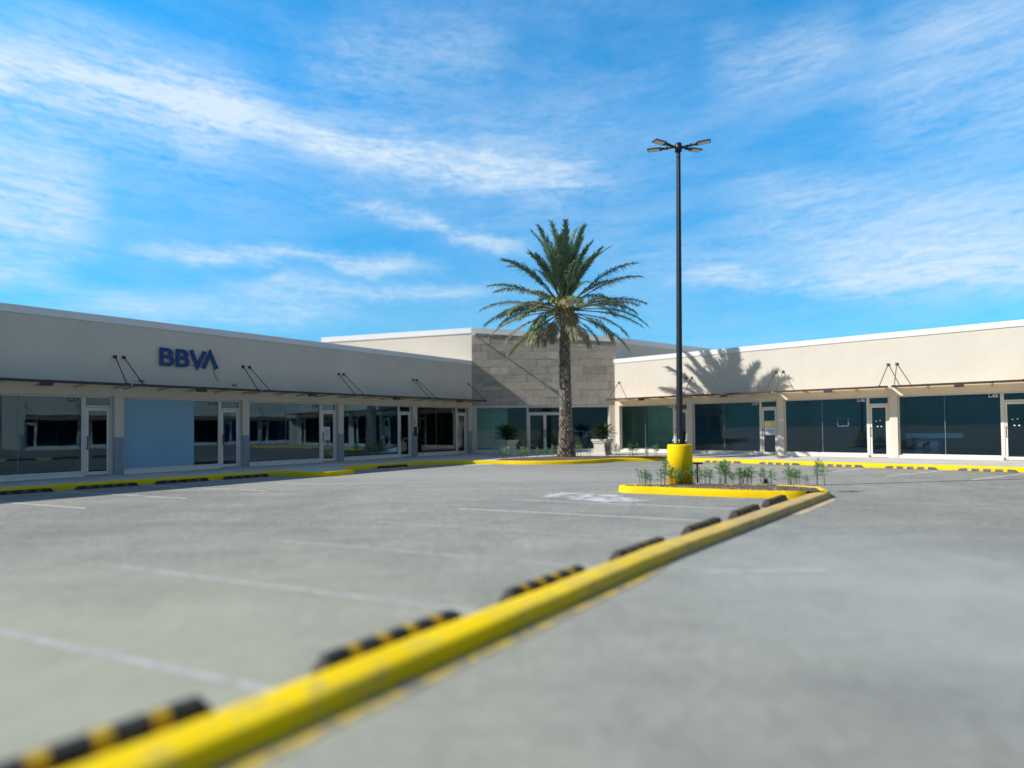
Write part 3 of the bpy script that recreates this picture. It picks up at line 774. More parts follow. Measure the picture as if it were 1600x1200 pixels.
# ------------------------------------------------------------------ furniture seen through the first right window
tb = thing('round_table', 'pale round table behind the first window of the right wing', 'table', Rr(-13.3, -1.7, FLZ))
q = Rr(-13.3, -1.7, 0)
mb = MB(); mb.lathe([(.38, .60), (.39, .61), (.39, .625), (.38, .635)], 28, 0, (q.x, q.y, FLZ)); mb.build('tabletop', M['white'], tb)
mb = MB(); mb.lathe([(.03, .02), (.03, .60)], 12, 0, (q.x, q.y, FLZ)); mb.build('column', M['chrome'], tb)
mb = MB(); mb.lathe([(.25, 0.0), (.25, .015), (.03, .04)], 20, 0, (q.x, q.y, FLZ)); mb.build('base', M['chrome'], tb)
def office_chair(s, oo, rz, label):
    c = thing('office_chair', label, 'chair', Rr(s, oo, FLZ), rz, local=True)
    mb = MB(); mb.box(I, -.24, .24, -.24, .22, .40, .48); mb.build('seat', M['chair'], c, bevel=.03)
    mb = MB(); mb.hexa([(-.22, -.24, .52), (.22, -.24, .52), (.22, -.17, .52), (-.22, -.17, .52), (-.20, -.36, 1.08), (.20, -.36, 1.08), (.20, -.30, 1.08), (-.20, -.30, 1.08)]); mb.build('backrest', M['chair'], c, bevel=.03)
    mb = MB(); mb.tube([(0, 0, .06), (0, 0, .40)], .028, 8); mb.tube([(0, -.2, .44), (0, -.26, .56)], .02, 6); mb.build('gas_lift', M['black'], c)
    for k in range(5):
        t = 2*math.pi*k/5
        mb = MB(); mb.tube([(0, 0, .07), (.27*math.cos(t), .27*math.sin(t), .05)], [.022, .014], 6)
        mb.lathe([(.022, 0), (.028, .02), (.022, .045)], 8, 0, (.27*math.cos(t), .27*math.sin(t), 0)); mb.build('leg', M['black'], c)
    for sx in (-1, 1):
        mb = MB(); mb.tube([(.24*sx, -.12, .46), (.27*sx, -.12, .64), (.27*sx, .1, .65)], .016, 6); mb.build('armrest', M['black'], c)
office_chair(-12.75, -2.0, ANG_R+2.2, 'tall backed teal office chair behind the first right wing window')
office_chair(-12.15, -2.3, ANG_R+.5, 'second darker office chair beside the teal one behind the window')

ct = thing('counter', 'blue fronted counter with two pale panels behind a right wing window', 'counter', Rr(-1.4, -1.6, FLZ))
mb = MB(); mb.box(Rr, -2.15, -.95, -2.0, -1.55, FLZ, .92); mb.build('body', M['inner_blue'], ct, bevel=.005)
mb = MB(); mb.box(Rr, -2.18, -.30, -2.03, -1.50, .921, 1.12); mb.build('top', M['inner_pale'], ct, bevel=.005)
for a_ in (-1.86, -1.36):
    mb = MB(); mb.box(Rr, a_, a_+.26, -1.55, -1.53, .20, .78); mb.build('panel', M['inner_pale'], ct, bevel=.004)

# ------------------------------------------------------------------ centre building with stone front
cb = thing('stone_building', 'taller cream building in the middle with grey stone clad front', 'shop building', (1.8, 30.5, 0))
A = Vector((-2.17, 30.42)); B = Vector((5.78, 30.58))
AL = Vector((-11.35, 33.19)); BR = Vector((22, 42.3))
tAB = (B-A).normalized(); nAB = Vector((tAB.y, -tAB.x))       # outward, to the lot
LEN = (B-A).length
def F(s, o, z): return Vector((A.x+tAB.x*s+nAB.x*o, A.y+tAB.y*s+nAB.y*o, z))
ztop = lambda s: 7.05-(7.05-6.50)*s/LEN
zcap = lambda s: ztop(s)-.30
def slab(mb, p0, p1, th, z0, za, zb, mi=0):
    """vertical wall between plan points, body to the left of p0->p1"""
    t = (p1-p0).normalized(); n = Vector((-t.y, t.x))*th
    mb.hexa([(p0.x, p0.y, z0), (p1.x, p1.y, z0), (p1.x+n.x, p1.y+n.y, z0), (p0.x+n.x, p0.y+n.y, z0),
             (p0.x, p0.y, za), (p1.x, p1.y, zb), (p1.x+n.x, p1.y+n.y, zb), (p0.x+n.x, p0.y+n.y, za)], mi)
w = MB()
slab(w, AL, A+(AL-A).normalized()*.0, .25, 0, 6.75, 6.75)
w.build('side_wall', M['wall'], cb, bevel=.012)
w = MB(); P0 = B+Vector((.03, .22)); slab(w, P0, BR, .25, 0, 6.2, 6.2); w.build('side_wall', M['wall'], cb)
w = MB(); slab(w, BR, Vector((18, 48)), .25, 0, 6.2, 6.2); slab(w, Vector((18, 48)), Vector((-8, 44)), .25, 0, 6.2, 6.7); slab(w, Vector((-8, 44)), AL, .25, 0, 6.7, 6.7)
w.build('back_wall', M['wall'], cb)
rf = MB(); rf.prism([(-11, 33.5), (-2, 30.9), (5.7, 31), (21.5, 42.3), (17.8, 47.7), (-7.8, 43.8)], 5.8, 5.95); rf.build('roof', M['concrete'], cb)
# white caps
cp = MB()
def capw(mb, p0, p1, z0a, z0b, h=.30, out=.05, th=.34):
    t = (p1-p0).normalized(); n = Vector((-t.y, t.x)); a = p0-n*out; b = p1-n*out; c = p1+n*th; d = p0+n*th
    mb.hexa([(a.x, a.y, z0a), (b.x, b.y, z0b), (c.x, c.y, z0b), (d.x, d.y, z0a), (a.x, a.y, z0a+h), (b.x, b.y, z0b+h), (c.x, c.y, z0b+h), (d.x, d.y, z0a+h)])
capw(cp, AL-(A-AL).normalized()*.05, A, 6.75, 6.75); cp.build('parapet_cap', M['cap'], cb)
cp = MB(); capw(cp, A+tAB*.012, B+tAB*.03, zcap(0), zcap(LEN), .302, .06, .3); cp.build('parapet_cap', M['cap'], cb)
cp = MB(); capw(cp, P0+Vector((.05, .03)), BR, 6.2, 6.2, .3, .04); cp.build('parapet_cap', M['cap'], cb)
# stone front: backing, then slabs
bk = MB(); bk.hexa([F(0, -.06, 2.74), F(LEN, -.06, 2.74), F(LEN, -.3, 2.74), F(0, -.3, 2.74), F(0, -.06, zcap(0)-.002), F(LEN, -.06, zcap(LEN)-.002), F(LEN, -.3, zcap(LEN)-.002), F(0, -.3, zcap(0)-.002)])
sb = bk.build('stone_front', M['stone_back'], cb)
sl = MB(); rnd = random.Random(5)
z = 2.74; row = 0
while z < 6.75:
    h = .425; s = 0.0; first = True
    while s < LEN-.01:
        wd = rnd.choice((.55, .7, .85, 1.0, 1.25))*(.6 if first and row % 2 else 1); first = False
        e = min(LEN, s+wd)
        if LEN-e < .25: e = LEN
        hh = h; parts = [(z, z+h)]
        if rnd.random() < .12: parts = [(z, z+h*.5), (z+h*.5, z+h)]
        for (za, zb) in parts:
            g_ = .004; pr = rnd.uniform(-.004, .006)
            t0 = min(zb-g_, zcap(s)-.003); t1 = min(zb-g_, zcap(e)-.003)
            if t0 <= za+.02 or t1 <= za+.02: continue
            sl.hexa([F(s+g_, pr, za+g_), F(e-g_, pr, za+g_), F(e-g_, -.06, za+g_), F(s+g_, -.06, za+g_), F(s+g_, pr, t0), F(e-g_, pr, t1), F(e-g_, -.06, t1), F(s+g_, -.06, t0)])
        s = e
    z += h; row += 1
sl.build('stone_slab', M['stone'], sb, bevel=.004)
# shop front below
lt = MB(); lt.box(F, 0, LEN, -.3, -.02, 2.66, 2.738); lt.build('lintel', M['frame'], cb, bevel=.005)
HEADC = 2.66
cl_ = MB(); cl_.box(F, 0, .17, -.3, 0, FLZ-.003, HEADC); cl_.build('column', M['wall'], cb, bevel=.01)
cl_ = MB(); cl_.box(F, LEN-.40, LEN, -.3, 0, FLZ-.003, HEADC); cl_.build('column', M['wall'], cb, bevel=.01)
sv = HEAD; HEAD = HEADC
shop_window(cb, F, .175, 3.03, -.18, M['glass_clear'], 1.0)
ivory_door(cb, F, 3.04, 4.94, -.18, M['glass'], dbl=True)
shop_window(cb, F, 4.95, LEN-.405, -.18, M['glass'], None)
HEAD = sv
inn = MB()
inn.box(F, -.0, LEN, -6.1, -6, FLZ, 2.75); inn.box(F, -.1, 0, -6, -.31, FLZ, 2.75); inn.box(F, LEN, LEN+.1, -6, -.31, FLZ, 2.75); inn.box(F, 0, LEN, -6, -.31, 2.75, 2.82)
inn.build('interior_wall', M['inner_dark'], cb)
nb = MB(); nb.box(F, .05, 1.95, -2.2, -2.1, FLZ, 2.745); nb.build('interior_wall', M['inner_pale'], cb)  # added pale wall near the glass, brightens the left window
fl = MB(); fl.box(F, 0, LEN, -6, -.20, 0, FLZ-.004); fl.build('interior_floor', M['ifloor'], cb)
# bracket light on the corner (its long thin shadow rakes over the stone)
fx = thing('corner_floodlight', 'small white floodlight on bracket at top left of stone front', 'floodlight', F(.1, 0, 6.62))
mb = MB(); mb.tube([F(.10, 0.0, 6.66), F(.12, .30, 6.62), F(.14, .66, 6.55)], .042, 8); mb.build('bracket', M['white'], fx)
mb = MB(); mb.box(F, .04, .24, .60, .74, 6.50, 6.62); mb.build('lamp_head', M['white'], fx, bevel=.02)

# things inside the centre shop
vz = thing('vase', 'tall tapering orange clay vase inside the middle shop', 'vase', F(5.85, -1.1, FLZ))
q = F(5.85, -1.1, 0)
mb = MB(); mb.lathe([(.10, 0), (.11, .03), (.15, .4), (.19, .75), (.20, .80), (.165, .80), (.15, .7)], 20, 0, (q.x, q.y, FLZ)); mb.build('body', M['terra'], vz)
def frame_table(s0, s1, oo, label, z):
    t = thing('display_table', label, 'table', F((s0+s1)/2, oo, FLZ))
    mb = MB(); mb.box(F, s0, s1, oo-.45, oo, z-.04, z); mb.build('tabletop', M['white'], t, bevel=.005)
    for a in (s0+.02, s1-.02):
        for b in (oo-.02, oo-.43):
            mb = MB(); mb.box(F, a-.02, a+.02, b-.02, b+.02, FLZ, z-.04); mb.build('leg', M['white'], t)
frame_table(5.45, 6.4, -1.6, 'white topped display table behind the orange vase in the middle shop', 1.30)
frame_table(6.55, 7.0, -1.9, 'narrow white display table right of the vase in the middle shop', 1.25)

# ------------------------------------------------------------------ lamp post
lx, ly = 4.04, 13.38; PT = .085; HS = .76   # the pole leans a little
lp = thing('lamp_post', 'tall black four headed lamp post on yellow round concrete pedestal', 'lamp post', (lx, ly, .15))
mb = MB(); mb.lathe([(.292, .0), (.292, .90), (.286, .925), (.27, .935), (.10, .94)], 40, 0, (lx, ly, .15)); mb.build('pedestal', M['yellow'], lp)
mb = MB()
mb.box(lambda a, b, z: Vector((lx+a*.906-b*.423, ly+a*.423+b*.906, z)), -.14, .14, -.14, .14, 1.09, 1.11)
pf = lambda a, b, z: Vector((lx+a*.906-b*.423, ly+a*.423+b*.906, z))
mb.build('base_plate', M['pole'], lp)
for sx in (-1, 1):
    for sy in (-1, 1):
        mb = MB(); p = pf(sx*.105, sy*.105, 1.11); mb.tube([p, p+Vector((0, 0, .10))], .013, 6); mb.build('anchor_bolt', M['chrome'], lp)
mb = MB()
vs = []
for z, r in ((1.112, .058), (8.28, .038)):
    for a, b in ((-1, -1), (1, -1), (1, 1), (-1, 1)): vs.append(pf(a*r, b*r, z)+Vector((PT if z > 5 else 0, 0, 0)))
mb.hexa(vs); mb.build('pole', M['pole'], lp, bevel=.01)
mb = MB(); mb.lathe([(.085, 8.22), (.085, 8.40), (.07, 8.42)], 14, 0, (lx+PT, ly, 0)); mb.build('hub', M['pole'], lp, bevel=.005)
for kk, (ang, dz, ln) in enumerate(((R_(28), .02, 1.0), (R_(155), .02, 1.0), (R_(205), -.02, 1.0), (R_(-22), -.02, 1.0))):
    dr = Vector((math.cos(ang), math.sin(ang), 0)); sd = Vector((-dr.y, dr.x, 0)); c0 = Vector((lx+PT, ly, 8.33+dz))
    rise = .10
    ar = MB(); ar.tube([c0+dr*.06, c0+dr*.27+Vector((0, 0, .012))], .026, 8)
    ar.tube([c0+dr*.25+Vector((0, 0, .01)), c0+dr*.32+Vector((0, 0, .015))], .036, 8)
    a_o = ar.build('arm', M['pole'], lp)
    hd = MB(); u = (dr+Vector((0, 0, rise if kk < 2 else .02))).normalized(); nn = sd.cross(u)
    if nn.z < 0: nn = -nn
    p0 = c0+dr*.32+Vector((0, 0, .015))
    def blk(mb, a0, a1, w0, w1, t0, t1):
        vs = []
        for t in (t0, t1):
            for a, ww_ in ((a0, -w0), (a0, w0), (a1, w1), (a1, -w1)): vs.append(p0+u*a*HS+sd*ww_*HS*.9+nn*t*HS*.62)
        mb.hexa(vs)
    blk(hd, 0, .14, .05, .11, -.025, .03); blk(hd, .14, .56, .125, .125, -.022, .03)
    for f_ in range(6): blk(hd, .18+f_*.055, .20+f_*.055, .11, .11, .03, .05)
    h_o = hd.build('lamp_head', M['pole'], a_o, bevel=.006)
    le = MB(); blk(le, .18, .53, .095, .095, -.028, -.0225); le.build('lens', M['lens'], h_o)

# dark T-shaped metal post beside the pedestal
tp = thing('metal_post', 'short dark T shaped metal post right of the yellow pedestal', 'post', (4.47, 13.42, .16))
mb = MB(); mb.tube([(4.47, 13.42, .15), (4.47, 13.42, .60)], .022, 8); mb.build('upright', M['black'], tp)
mb = MB(); mb.box(I, 4.33, 4.60, 13.39, 13.45, .60, .64); mb.build('crossbar', M['black'], tp, bevel=.005)

# ------------------------------------------------------------------ date palm
px, py = 2.42, 24.98
pt = thing('palm_tree', 'tall date palm with scaly trunk standing before the stone front', 'palm tree', (px, py, .16))
def trad(z):
    f = (z-.16)/6.5
    return .300-.10*min(1, f*1.15)+.12*math.exp(-((z-.16)/.35))+.05*math.exp(-((6.75-z)/.5)**2)
mb = MB(); mb.lathe([(trad(.1+i*.22)-.035, .10+i*.22) for i in range(31)], 20, 0, (px, py, 0))
tk = mb.build('trunk', M['bark_core'], pt)
bo = MB(); rnd = random.Random(3)
nrow = 62
for i in range(nrow):
    z = .17+i*(6.55/nrow); r = trad(z); nper = 11
    for kq in range(nper):
        t = 2*math.pi*(kq+(i % 2)*.5+i*.03)/nper+rnd.uniform(-.07, .07)
        zz = z+rnd.uniform(-.025, .025)
        wd = 2*math.pi*r/nper*.52*rnd.uniform(.8, 1.1); hh = .145*rnd.uniform(.8, 1.2); out = rnd.uniform(.045, .095)
        d = Vector((math.cos(t), math.sin(t), 0)); s = Vector((-d.y, d.x, 0)); c = Vector((px, py, zz))+d*(r-.04)
        bo.add([c-s*wd, c+s*wd, c+s*wd*.55+Vector((0, 0, hh))+d*out, c-s*wd*.55+Vector((0, 0, hh))+d*out, c-s*wd*.7+d*.035+Vector((0, 0, .02)), c+s*wd*.7+d*.035+Vector((0, 0, .02)),
                c+Vector((0, 0, hh*.9))-s*wd*.5, c+Vector((0, 0, hh*.9))+s*wd*.5],
               [(4, 5, 2, 3), (0, 1, 5, 4), (0, 4, 3, 6), (1, 7, 2, 5), (3, 2, 7, 6), (0, 6, 7, 1)])
bo.build('bark_scales', M['bark'], tk)

def frond(mb, base, az, el, length, droop, tint, rnd, nleaf=46, leaf=.50, bare=.25, twist=0, w0=.03, lw=.020, hang=.25):
    """feather leaf: rachis plus two ranks of leaflets"""
    dirh = Vector((math.cos(az), math.sin(az), 0)); n = 16
    pts = []; p = Vector(base); e = el
    for i in range(n+1):
        pts.append(p.copy())
        u = i/n
        p = p+(dirh*math.cos(e)+Vector((0, 0, math.sin(e))))*(length/n)
        e -= droop*(.25+1.5*u*u)/n
    mb.tube(pts, [w0*(1-.85*i/n)+.003 for i in range(n+1)], 5, 1, min(1, tint+.12), smooth=False)
    for k_ in range(nleaf):
        u = bare+(1-bare)*(k_+.5)/nleaf; f = u*n; i = min(n-1, int(f)); q = pts[i].lerp(pts[i+1], f-i)
        t = (pts[i+1]-pts[i]).normalized(); side = t.cross(Vector((0, 0, 1)))
        if side.length < .05: side = Vector((-dirh.y, dirh.x, 0))
        side.normalize(); up = side.cross(t).normalized()
        env = min(1, (u-bare)/.18+.35)*(1-.62*max(0, (u-.45)/.55)**1.6)
        for sg_ in (-1, 1):
            if rnd.random() < .05: continue
            ll = leaf*env*rnd.uniform(.6, 1.15); a = R_(rnd.uniform(28, 56))*(1-.35*u)
            lift = rnd.uniform(.05, .55)
            d = (t*math.cos(a)+(side*sg_*math.cos(lift)+up*math.sin(lift))*math.sin(a)).normalized()
            d2 = (d+Vector((0, 0, -hang*rnd.uniform(.4, 1.4)))).normalized()
            wn = t.cross(d).normalized().cross(d).normalized()*lw*.5*rnd.uniform(.8, 1.2)
            w_ = (d.cross(up)).normalized()*lw*rnd.uniform(.8, 1.2)
            m_ = q+d*ll*.5; e_ = m_+d2*ll*.5
            tt = min(1, max(0, tint+rnd.uniform(-.1, .12)))
            mb.add([q-w_*.5, q+w_*.5, m_+w_, m_-w_, e_], [(0, 1, 2, 3), (3, 2, 4)], 0, max(.001, tt))
cr = MB(); rnd = random.Random(11)
cz = 6.95
specs = []
nfr = 84
for i in range(nfr):
    f = (i+.5)/nfr
    az = i*2.39996+rnd.uniform(-.45, .45)
    if f < .42:       # upright heart of the crown
        el = R_(89-29*(f/.42)+rnd.uniform(-4, 4)); ln = rnd.uniform(3.0, 3.75); dp = rnd.uniform(.45, 1.0); tint = rnd.uniform(.0, .24)
        z0 = cz+.25-.2*f
    elif f < .58:
        g2 = (f-.42)/.16; el = R_(58-32*g2+rnd.uniform(-7, 7)); ln = rnd.uniform(3.1, 3.9); dp = rnd.uniform(.9, 1.5); tint = rnd.uniform(.1, .45); z0 = cz
    elif f < .88:
        g2 = (f-.58)/.30; el = R_(25-27*g2+rnd.uniform(-8, 8)); ln = rnd.uniform(3.1, 3.85); dp = rnd.uniform(.9, 1.5); tint = rnd.uniform(.2, .72); z0 = cz-.15
    else:
        el = R_(rnd.uniform(-26, -4)); ln = rnd.uniform(2.7, 3.3); dp = rnd.uniform(.8, 1.3); tint = rnd.uniform(.45, 1.0); z0 = cz-.3
    if .25 < f < .8 and abs(math.sin(az)) > .55: el -= R_(9); ln *= .80
    if f < .42: ln *= .94
    specs.append((az, el, ln, dp, tint, z0))
specs += [(R_(-25), R_(-38), 1.9, .7, .95, cz-.35), (R_(200), R_(-50), 1.7, .5, .9, cz-.35)]
for az, el, ln, dp, tint, z0 in specs:
    d = Vector((math.cos(az), math.sin(az), 0)); b = Vector((px, py, z0))+d*(.10+.10*max(0, 1-el))
    frond(cr, b, az, el, ln, dp, tint, rnd, nleaf=64, leaf=.58 if el > .8 else .72, bare=.26 if el > .9 else .36, hang=.30 if el > .8 else 1.1, lw=.022)
cr.build('crown', [M['frond'], M['frond']], pt, recalc=False)
# leaf bases and fruit stalks at the neck
bb = MB(); rnd = random.Random(4)
for i in range(70):
    t = i*2.39996; z = 6.45+.75*(i/70); r = .27-.12*(i/70); d = Vector((math.cos(t), math.sin(t), 0)); c = Vector((px, py, z))
    bb.tube([c+d*(r-.08), c+d*(r+.06)+Vector((0, 0, .16)), c+d*(r+.20)+Vector((0, 0, .36))], [.07, .055, .03], 6)
bb.build('leaf_base', M['boot'], pt)
ss = MB()
for az, ln in ((R_(200), .75), (R_(235), .7), (R_(170), .6), (R_(300), .55)):
    d = Vector((math.cos(az), math.sin(az), 0)); c = Vector((px, py, 6.95))+d*.2
    ss.tube([c, c+d*.22+Vector((0, 0, .32)), c+d*.40+Vector((0, 0, .30)), c+d*.5+Vector((0, 0, .0))], [.05, .06, .08, .03], 7)
ss.build('fruit_stalk', M['spathe'], pt)

# ------------------------------------------------------------------ planters with cycads
def planter(x, y, rz, label):
    t = thing('planter', label, 'planter', (x, y, FLZ), rz, 'square cast stone planters', local=True)
    def ringm(mb, lv):
        vs = []
        for r, z in lv: vs += [(-r, -r, z), (r, -r, z), (r, r, z), (-r, r, z)]
        fs = []
        for i in range(len(lv)-1):
            for k in range(4): fs.append((i*4+k, i*4+(k+1) % 4, i*4+4+(k+1) % 4, i*4+4+k))
        fs += [(0, 3, 2, 1), tuple((len(lv)-1)*4+k for k in range(4))]
        mb.add(vs, fs)
    mb = MB(); ringm(mb, [(.35, 0), (.35, .09), (.31, .12), (.31, .56)]); mb.build('body', M['planter'], t, bevel=.012)
    mb = MB(); ringm(mb, [(.33, .56), (.36, .60), (.36, .64), (.40, .67), (.40, .76), (.37, .77), (.33, .77), (.33, .70)]); mb.build('rim', M['planter'], t, bevel=.008)
    mb = MB(); mb.box(I, -.329, .329, -.329, .329, .695, .715); mb.build('soil', M['soil'], t)
    return t
def cycad(x, y, label, seed):
    t = thing('cycad', label, 'plant', (x, y, FLZ+.71), 0, 'cycads in the stone planters', local=True)
    mb = MB(); mb.lathe([(.10, 0), (.125, .06), (.12, .16), (.07, .22)], 12, 0); mb.build('trunk', M['bark_core'], t)
    lf = MB(); rnd = random.Random(seed)
    for i in range(46):
        f = i/46; az = i*2.39996+rnd.uniform(-.2, .2); el = R_(78-72*f+rnd.uniform(-6, 6))
        frond(lf, (0, 0, .18), az, el, rnd.uniform(.72, .88), rnd.uniform(.9, 1.5), rnd.uniform(.02, .9), rnd, nleaf=30, leaf=.20, bare=.10, w0=.011, lw=.013, hang=.1)
    lf.build('leaves', M['cycad'], t, recalc=False)
    return t
planter(-.25, 27.55, R_(47), 'pale square planter left of the shop doors, partly in shade')
planter(4.42, 27.2, R_(52), 'pale square planter right of the palm with one sunlit face')
cycad(-.25, 27.55, 'spiky dark green cycad in the planter left of the shop doors', 1)
cycad(4.42, 27.2, 'spiky dark green cycad in the planter right of the palm', 2)

# ------------------------------------------------------------------ oleander seedlings
def seedling_mesh(seed, h, nst):
    rnd = random.Random(seed); st = MB(); lf = MB()
    for s_ in range(nst):
        a = rnd.uniform(0, 6.28); lean = rnd.uniform(.02, .16); x0, y0 = rnd.uniform(-.07, .07), rnd.uniform(-.07, .07); hh = h*rnd.uniform(.7, 1.0)
        pts = [Vector((x0+math.cos(a)*lean*hh*u*u, y0+math.sin(a)*lean*hh*u*u, hh*u)) for u in (0, .25, .5, .75, 1)]
        st.tube(pts, [.007, .006, .005, .004, .003], 5)
        nl = int(30*hh/.45)
        for k_ in range(nl):
            u = .42+.62*k_/nl
            q = pts[min(3, int(u*4))].lerp(pts[min(4, int(u*4)+1)], (u*4) % 1) if u < 1 else pts[4]
            az = k_*2.1+rnd.uniform(-.5, .5); el = rnd.uniform(-.1, .95)+(.4 if u > .85 else 0); ll = rnd.uniform(.09, .17)*(1 if u < .9 else .8)
            d = Vector((math.cos(az)*math.cos(el), math.sin(az)*math.cos(el), math.sin(el))); sd = d.cross(Vector((0, 0, 1))).normalized()*.0115
            m_ = q+d*ll*.5; e_ = q+d*ll+Vector((0, 0, -.02))
            lf.add([q, m_+sd, e_, m_-sd], [(0, 1, 2), (0, 2, 3)], 0, max(.01, rnd.random()))
    return st, lf
protos = []
for v_ in range(5):
    st, lf = seedling_mesh(20+v_, (.44, .36, .48, .40, .30)[v_], (2, 3, 3, 4, 2)[v_])
    protos.append((st, lf))
used = {}
def seedling(x, y, z, v_, rz, sc, label, group):
    if v_ not in used:
        t = thing('oleander_seedling', label, 'plant', (x, y, z), rz, group, local=True)
        protos[v_][0].build('stem', M['stem'], t); protos[v_][1].build('leaves', M['oleander'], t, recalc=False)
        used[v_] = t
    else:
        t = copy_tree(used[v_]); t['label'] = label; t['group'] = group
    t.location = (x, y, z); t.rotation_euler = (0, 0, rz); t.scale = (sc, sc, sc)
    return t
rnd = random.Random(9)
la = 'young oleander seedling with slender leaves in the soil of the lamp island'
lm = []
for (x, y) in ((3.06, 13.0), (3.20, 12.94), (3.42, 13.0), (3.55, 12.90), (3.68, 12.98), (3.72, 12.76), (3.86, 12.74), (4.22, 12.9), (4.32, 13.05), (4.42, 12.86), (4.60, 13.0), (4.86, 12.9),
               (4.98, 13.05), (5.10, 12.92), (5.30, 12.8), (5.38, 12.95), (5.52, 12.9), (5.62, 13.05), (5.86, 12.95), (6.02, 12.8), (6.28, 12.78), (6.40, 12.65), (6.52, 12.72), (6.60, 12.5), (6.86, 12.45)):
    seedling(x, y, .165, rnd.randrange(5), rnd.uniform(0, 6.28), rnd.uniform(.75, 1.5), la, 'oleander seedlings on the lamp island')
la = 'young oleander seedling in the palm bed before the stone front'
for (x, y) in ((-.3, 24.3), (.2, 25.2), (.45, 25.0), (.6, 25.4), (1.05, 25.2), (1.5, 25.6), (1.75, 25.3), (1.95, 25.7), (3.1, 25.6), (3.5, 25.3), (4.35, 25.3), (4.8, 25.45), (5.35, 25.2), (5.6, 25.35), (6.1, 25.2), (6.5, 25.0), (7.0, 24.6)):
    seedling(x, y, .165, rnd.randrange(5), rnd.uniform(0, 6.28), rnd.uniform(1.1, 1.7), la, 'oleander seedlings in the palm bed')
# white blossom on one plant
bl = thing('blossom', 'white blossom among the island seedlings', 'flower', (5.30, 12.78, .48), 0, local=True)
mb = MB()
for k_ in range(5):
    t = 2*math.pi*k_/5; c = Vector((math.cos(t), math.sin(t), .3))*.03; s = Vector((-math.sin(t), math.cos(t), 0))*.02
    mb.add([(0, 0, 0), c-s, c*1.5, c+s], [(0, 1, 2, 3)])
mb.build('petals', M['bloom'], bl, recalc=False)
# dark low shrub on the island
sh = thing('shrub', 'small dark grey green clump low among the island seedlings', 'shrub', (5.80, 12.72, .165), 0, local=True)
mb = MB(); rnd = random.Random(2)
for i in range(140):
    a = rnd.uniform(0, 6.28); e = rnd.uniform(.05, 1.5); r = rnd.uniform(.03, .12); d = Vector((math.cos(a)*math.cos(e), math.sin(a)*math.cos(e), math.sin(e)))
    q = d*r; s = d.cross(Vector((0, 0, 1))).normalized()*.014 if e < 1.4 else Vector((.014, 0, 0))
    mb.add([q-s, q+s, q+d*.05], [(0, 1, 2)], 0, .01)
mb.build('leaves', M['cycad'], sh, recalc=False)

# ------------------------------------------------------------------ sky and sun
SUN_AZ = R_(9.5)        # direction in which the light travels, from +x
SUN_EL = R_(34.3)
wd = bpy.data.worlds.new('World'); scene.world = wd; wd.use_nodes = True
nt = wd.node_tree
for n_ in list(nt.nodes): nt.nodes.remove(n_)
out = nt.nodes.new('ShaderNodeOutputWorld'); bg = nt.nodes.new('ShaderNodeBackground')
sky = nt.nodes.new('ShaderNodeTexSky'); sky.sky_type = 'NISHITA'; sky.sun_disc = False
sky.sun_elevation = SUN_EL
# sun stands at the opposite of the travel direction: azimuth clockwise from +y
sx, sy = -math.cos(SUN_AZ), -math.sin(SUN_AZ)
sky.sun_rotation = math.atan2(sx, sy)
sky.air_density = 1.0; sky.dust_density = .3; sky.ozone_density = 2.0
tcg = nt.nodes.new('ShaderNodeTexCoord').outputs['Generated']
sp_ = nt.nodes.new('ShaderNodeSeparateXYZ'); nt.links.new(tcg, sp_.inputs[0])
X, Y, Z = sp_.outputs
az = mth(nt, 'ARCTAN2', X, Y)                       # 0 straight ahead (+y), + to the right
hyp = mth(nt, 'SQRT', mth(nt, 'ADD', mth(nt, 'MULTIPLY', X, X), mth(nt, 'MULTIPLY', Y, Y)))
el = mth(nt, 'ARCTAN2', Z, hyp)
# warp
cmb = nt.nodes.new('ShaderNodeCombineXYZ'); nt.links.new(az, cmb.inputs[0]); nt.links.new(el, cmb.inputs[1])
def nz(scale_xyz, rot, detail=7, rough=.6, dist=.3, loc=(0, 0, 0)):
    mp = nt.nodes.new('ShaderNodeMapping'); mp.inputs['Rotation'].default_value = (0, 0, rot); mp.inputs['Scale'].default_value = scale_xyz
    mp.inputs['Location'].default_value = loc
    nt.links.new(cmb.outputs[0], mp.inputs[0]); return noise(nt, mp.outputs[0], 1.0, detail, rough, dist)
wA = mth(nt, 'SUBTRACT', nz((3, 5, 1), 0), .5); wB = mth(nt, 'SUBTRACT', nz((9, 16, 1), .2, loc=(4, 2, 0)), .5)
elw = mth(nt, 'ADD', el, mth(nt, 'ADD', mth(nt, 'MULTIPLY', wA, .10), mth(nt, 'MULTIPLY', wB, .04)))
wisp = nz((3.2, 26, 1), R_(14), 9, .68, .8)          # long drawn filaments
wisp2 = nz((6, 75, 1), R_(11), 9, .75, 1.2, (7, 3, 0))
wisp3 = nz((22, 90, 1), R_(20), 8, .75, 1.5, (3, 8, 0))
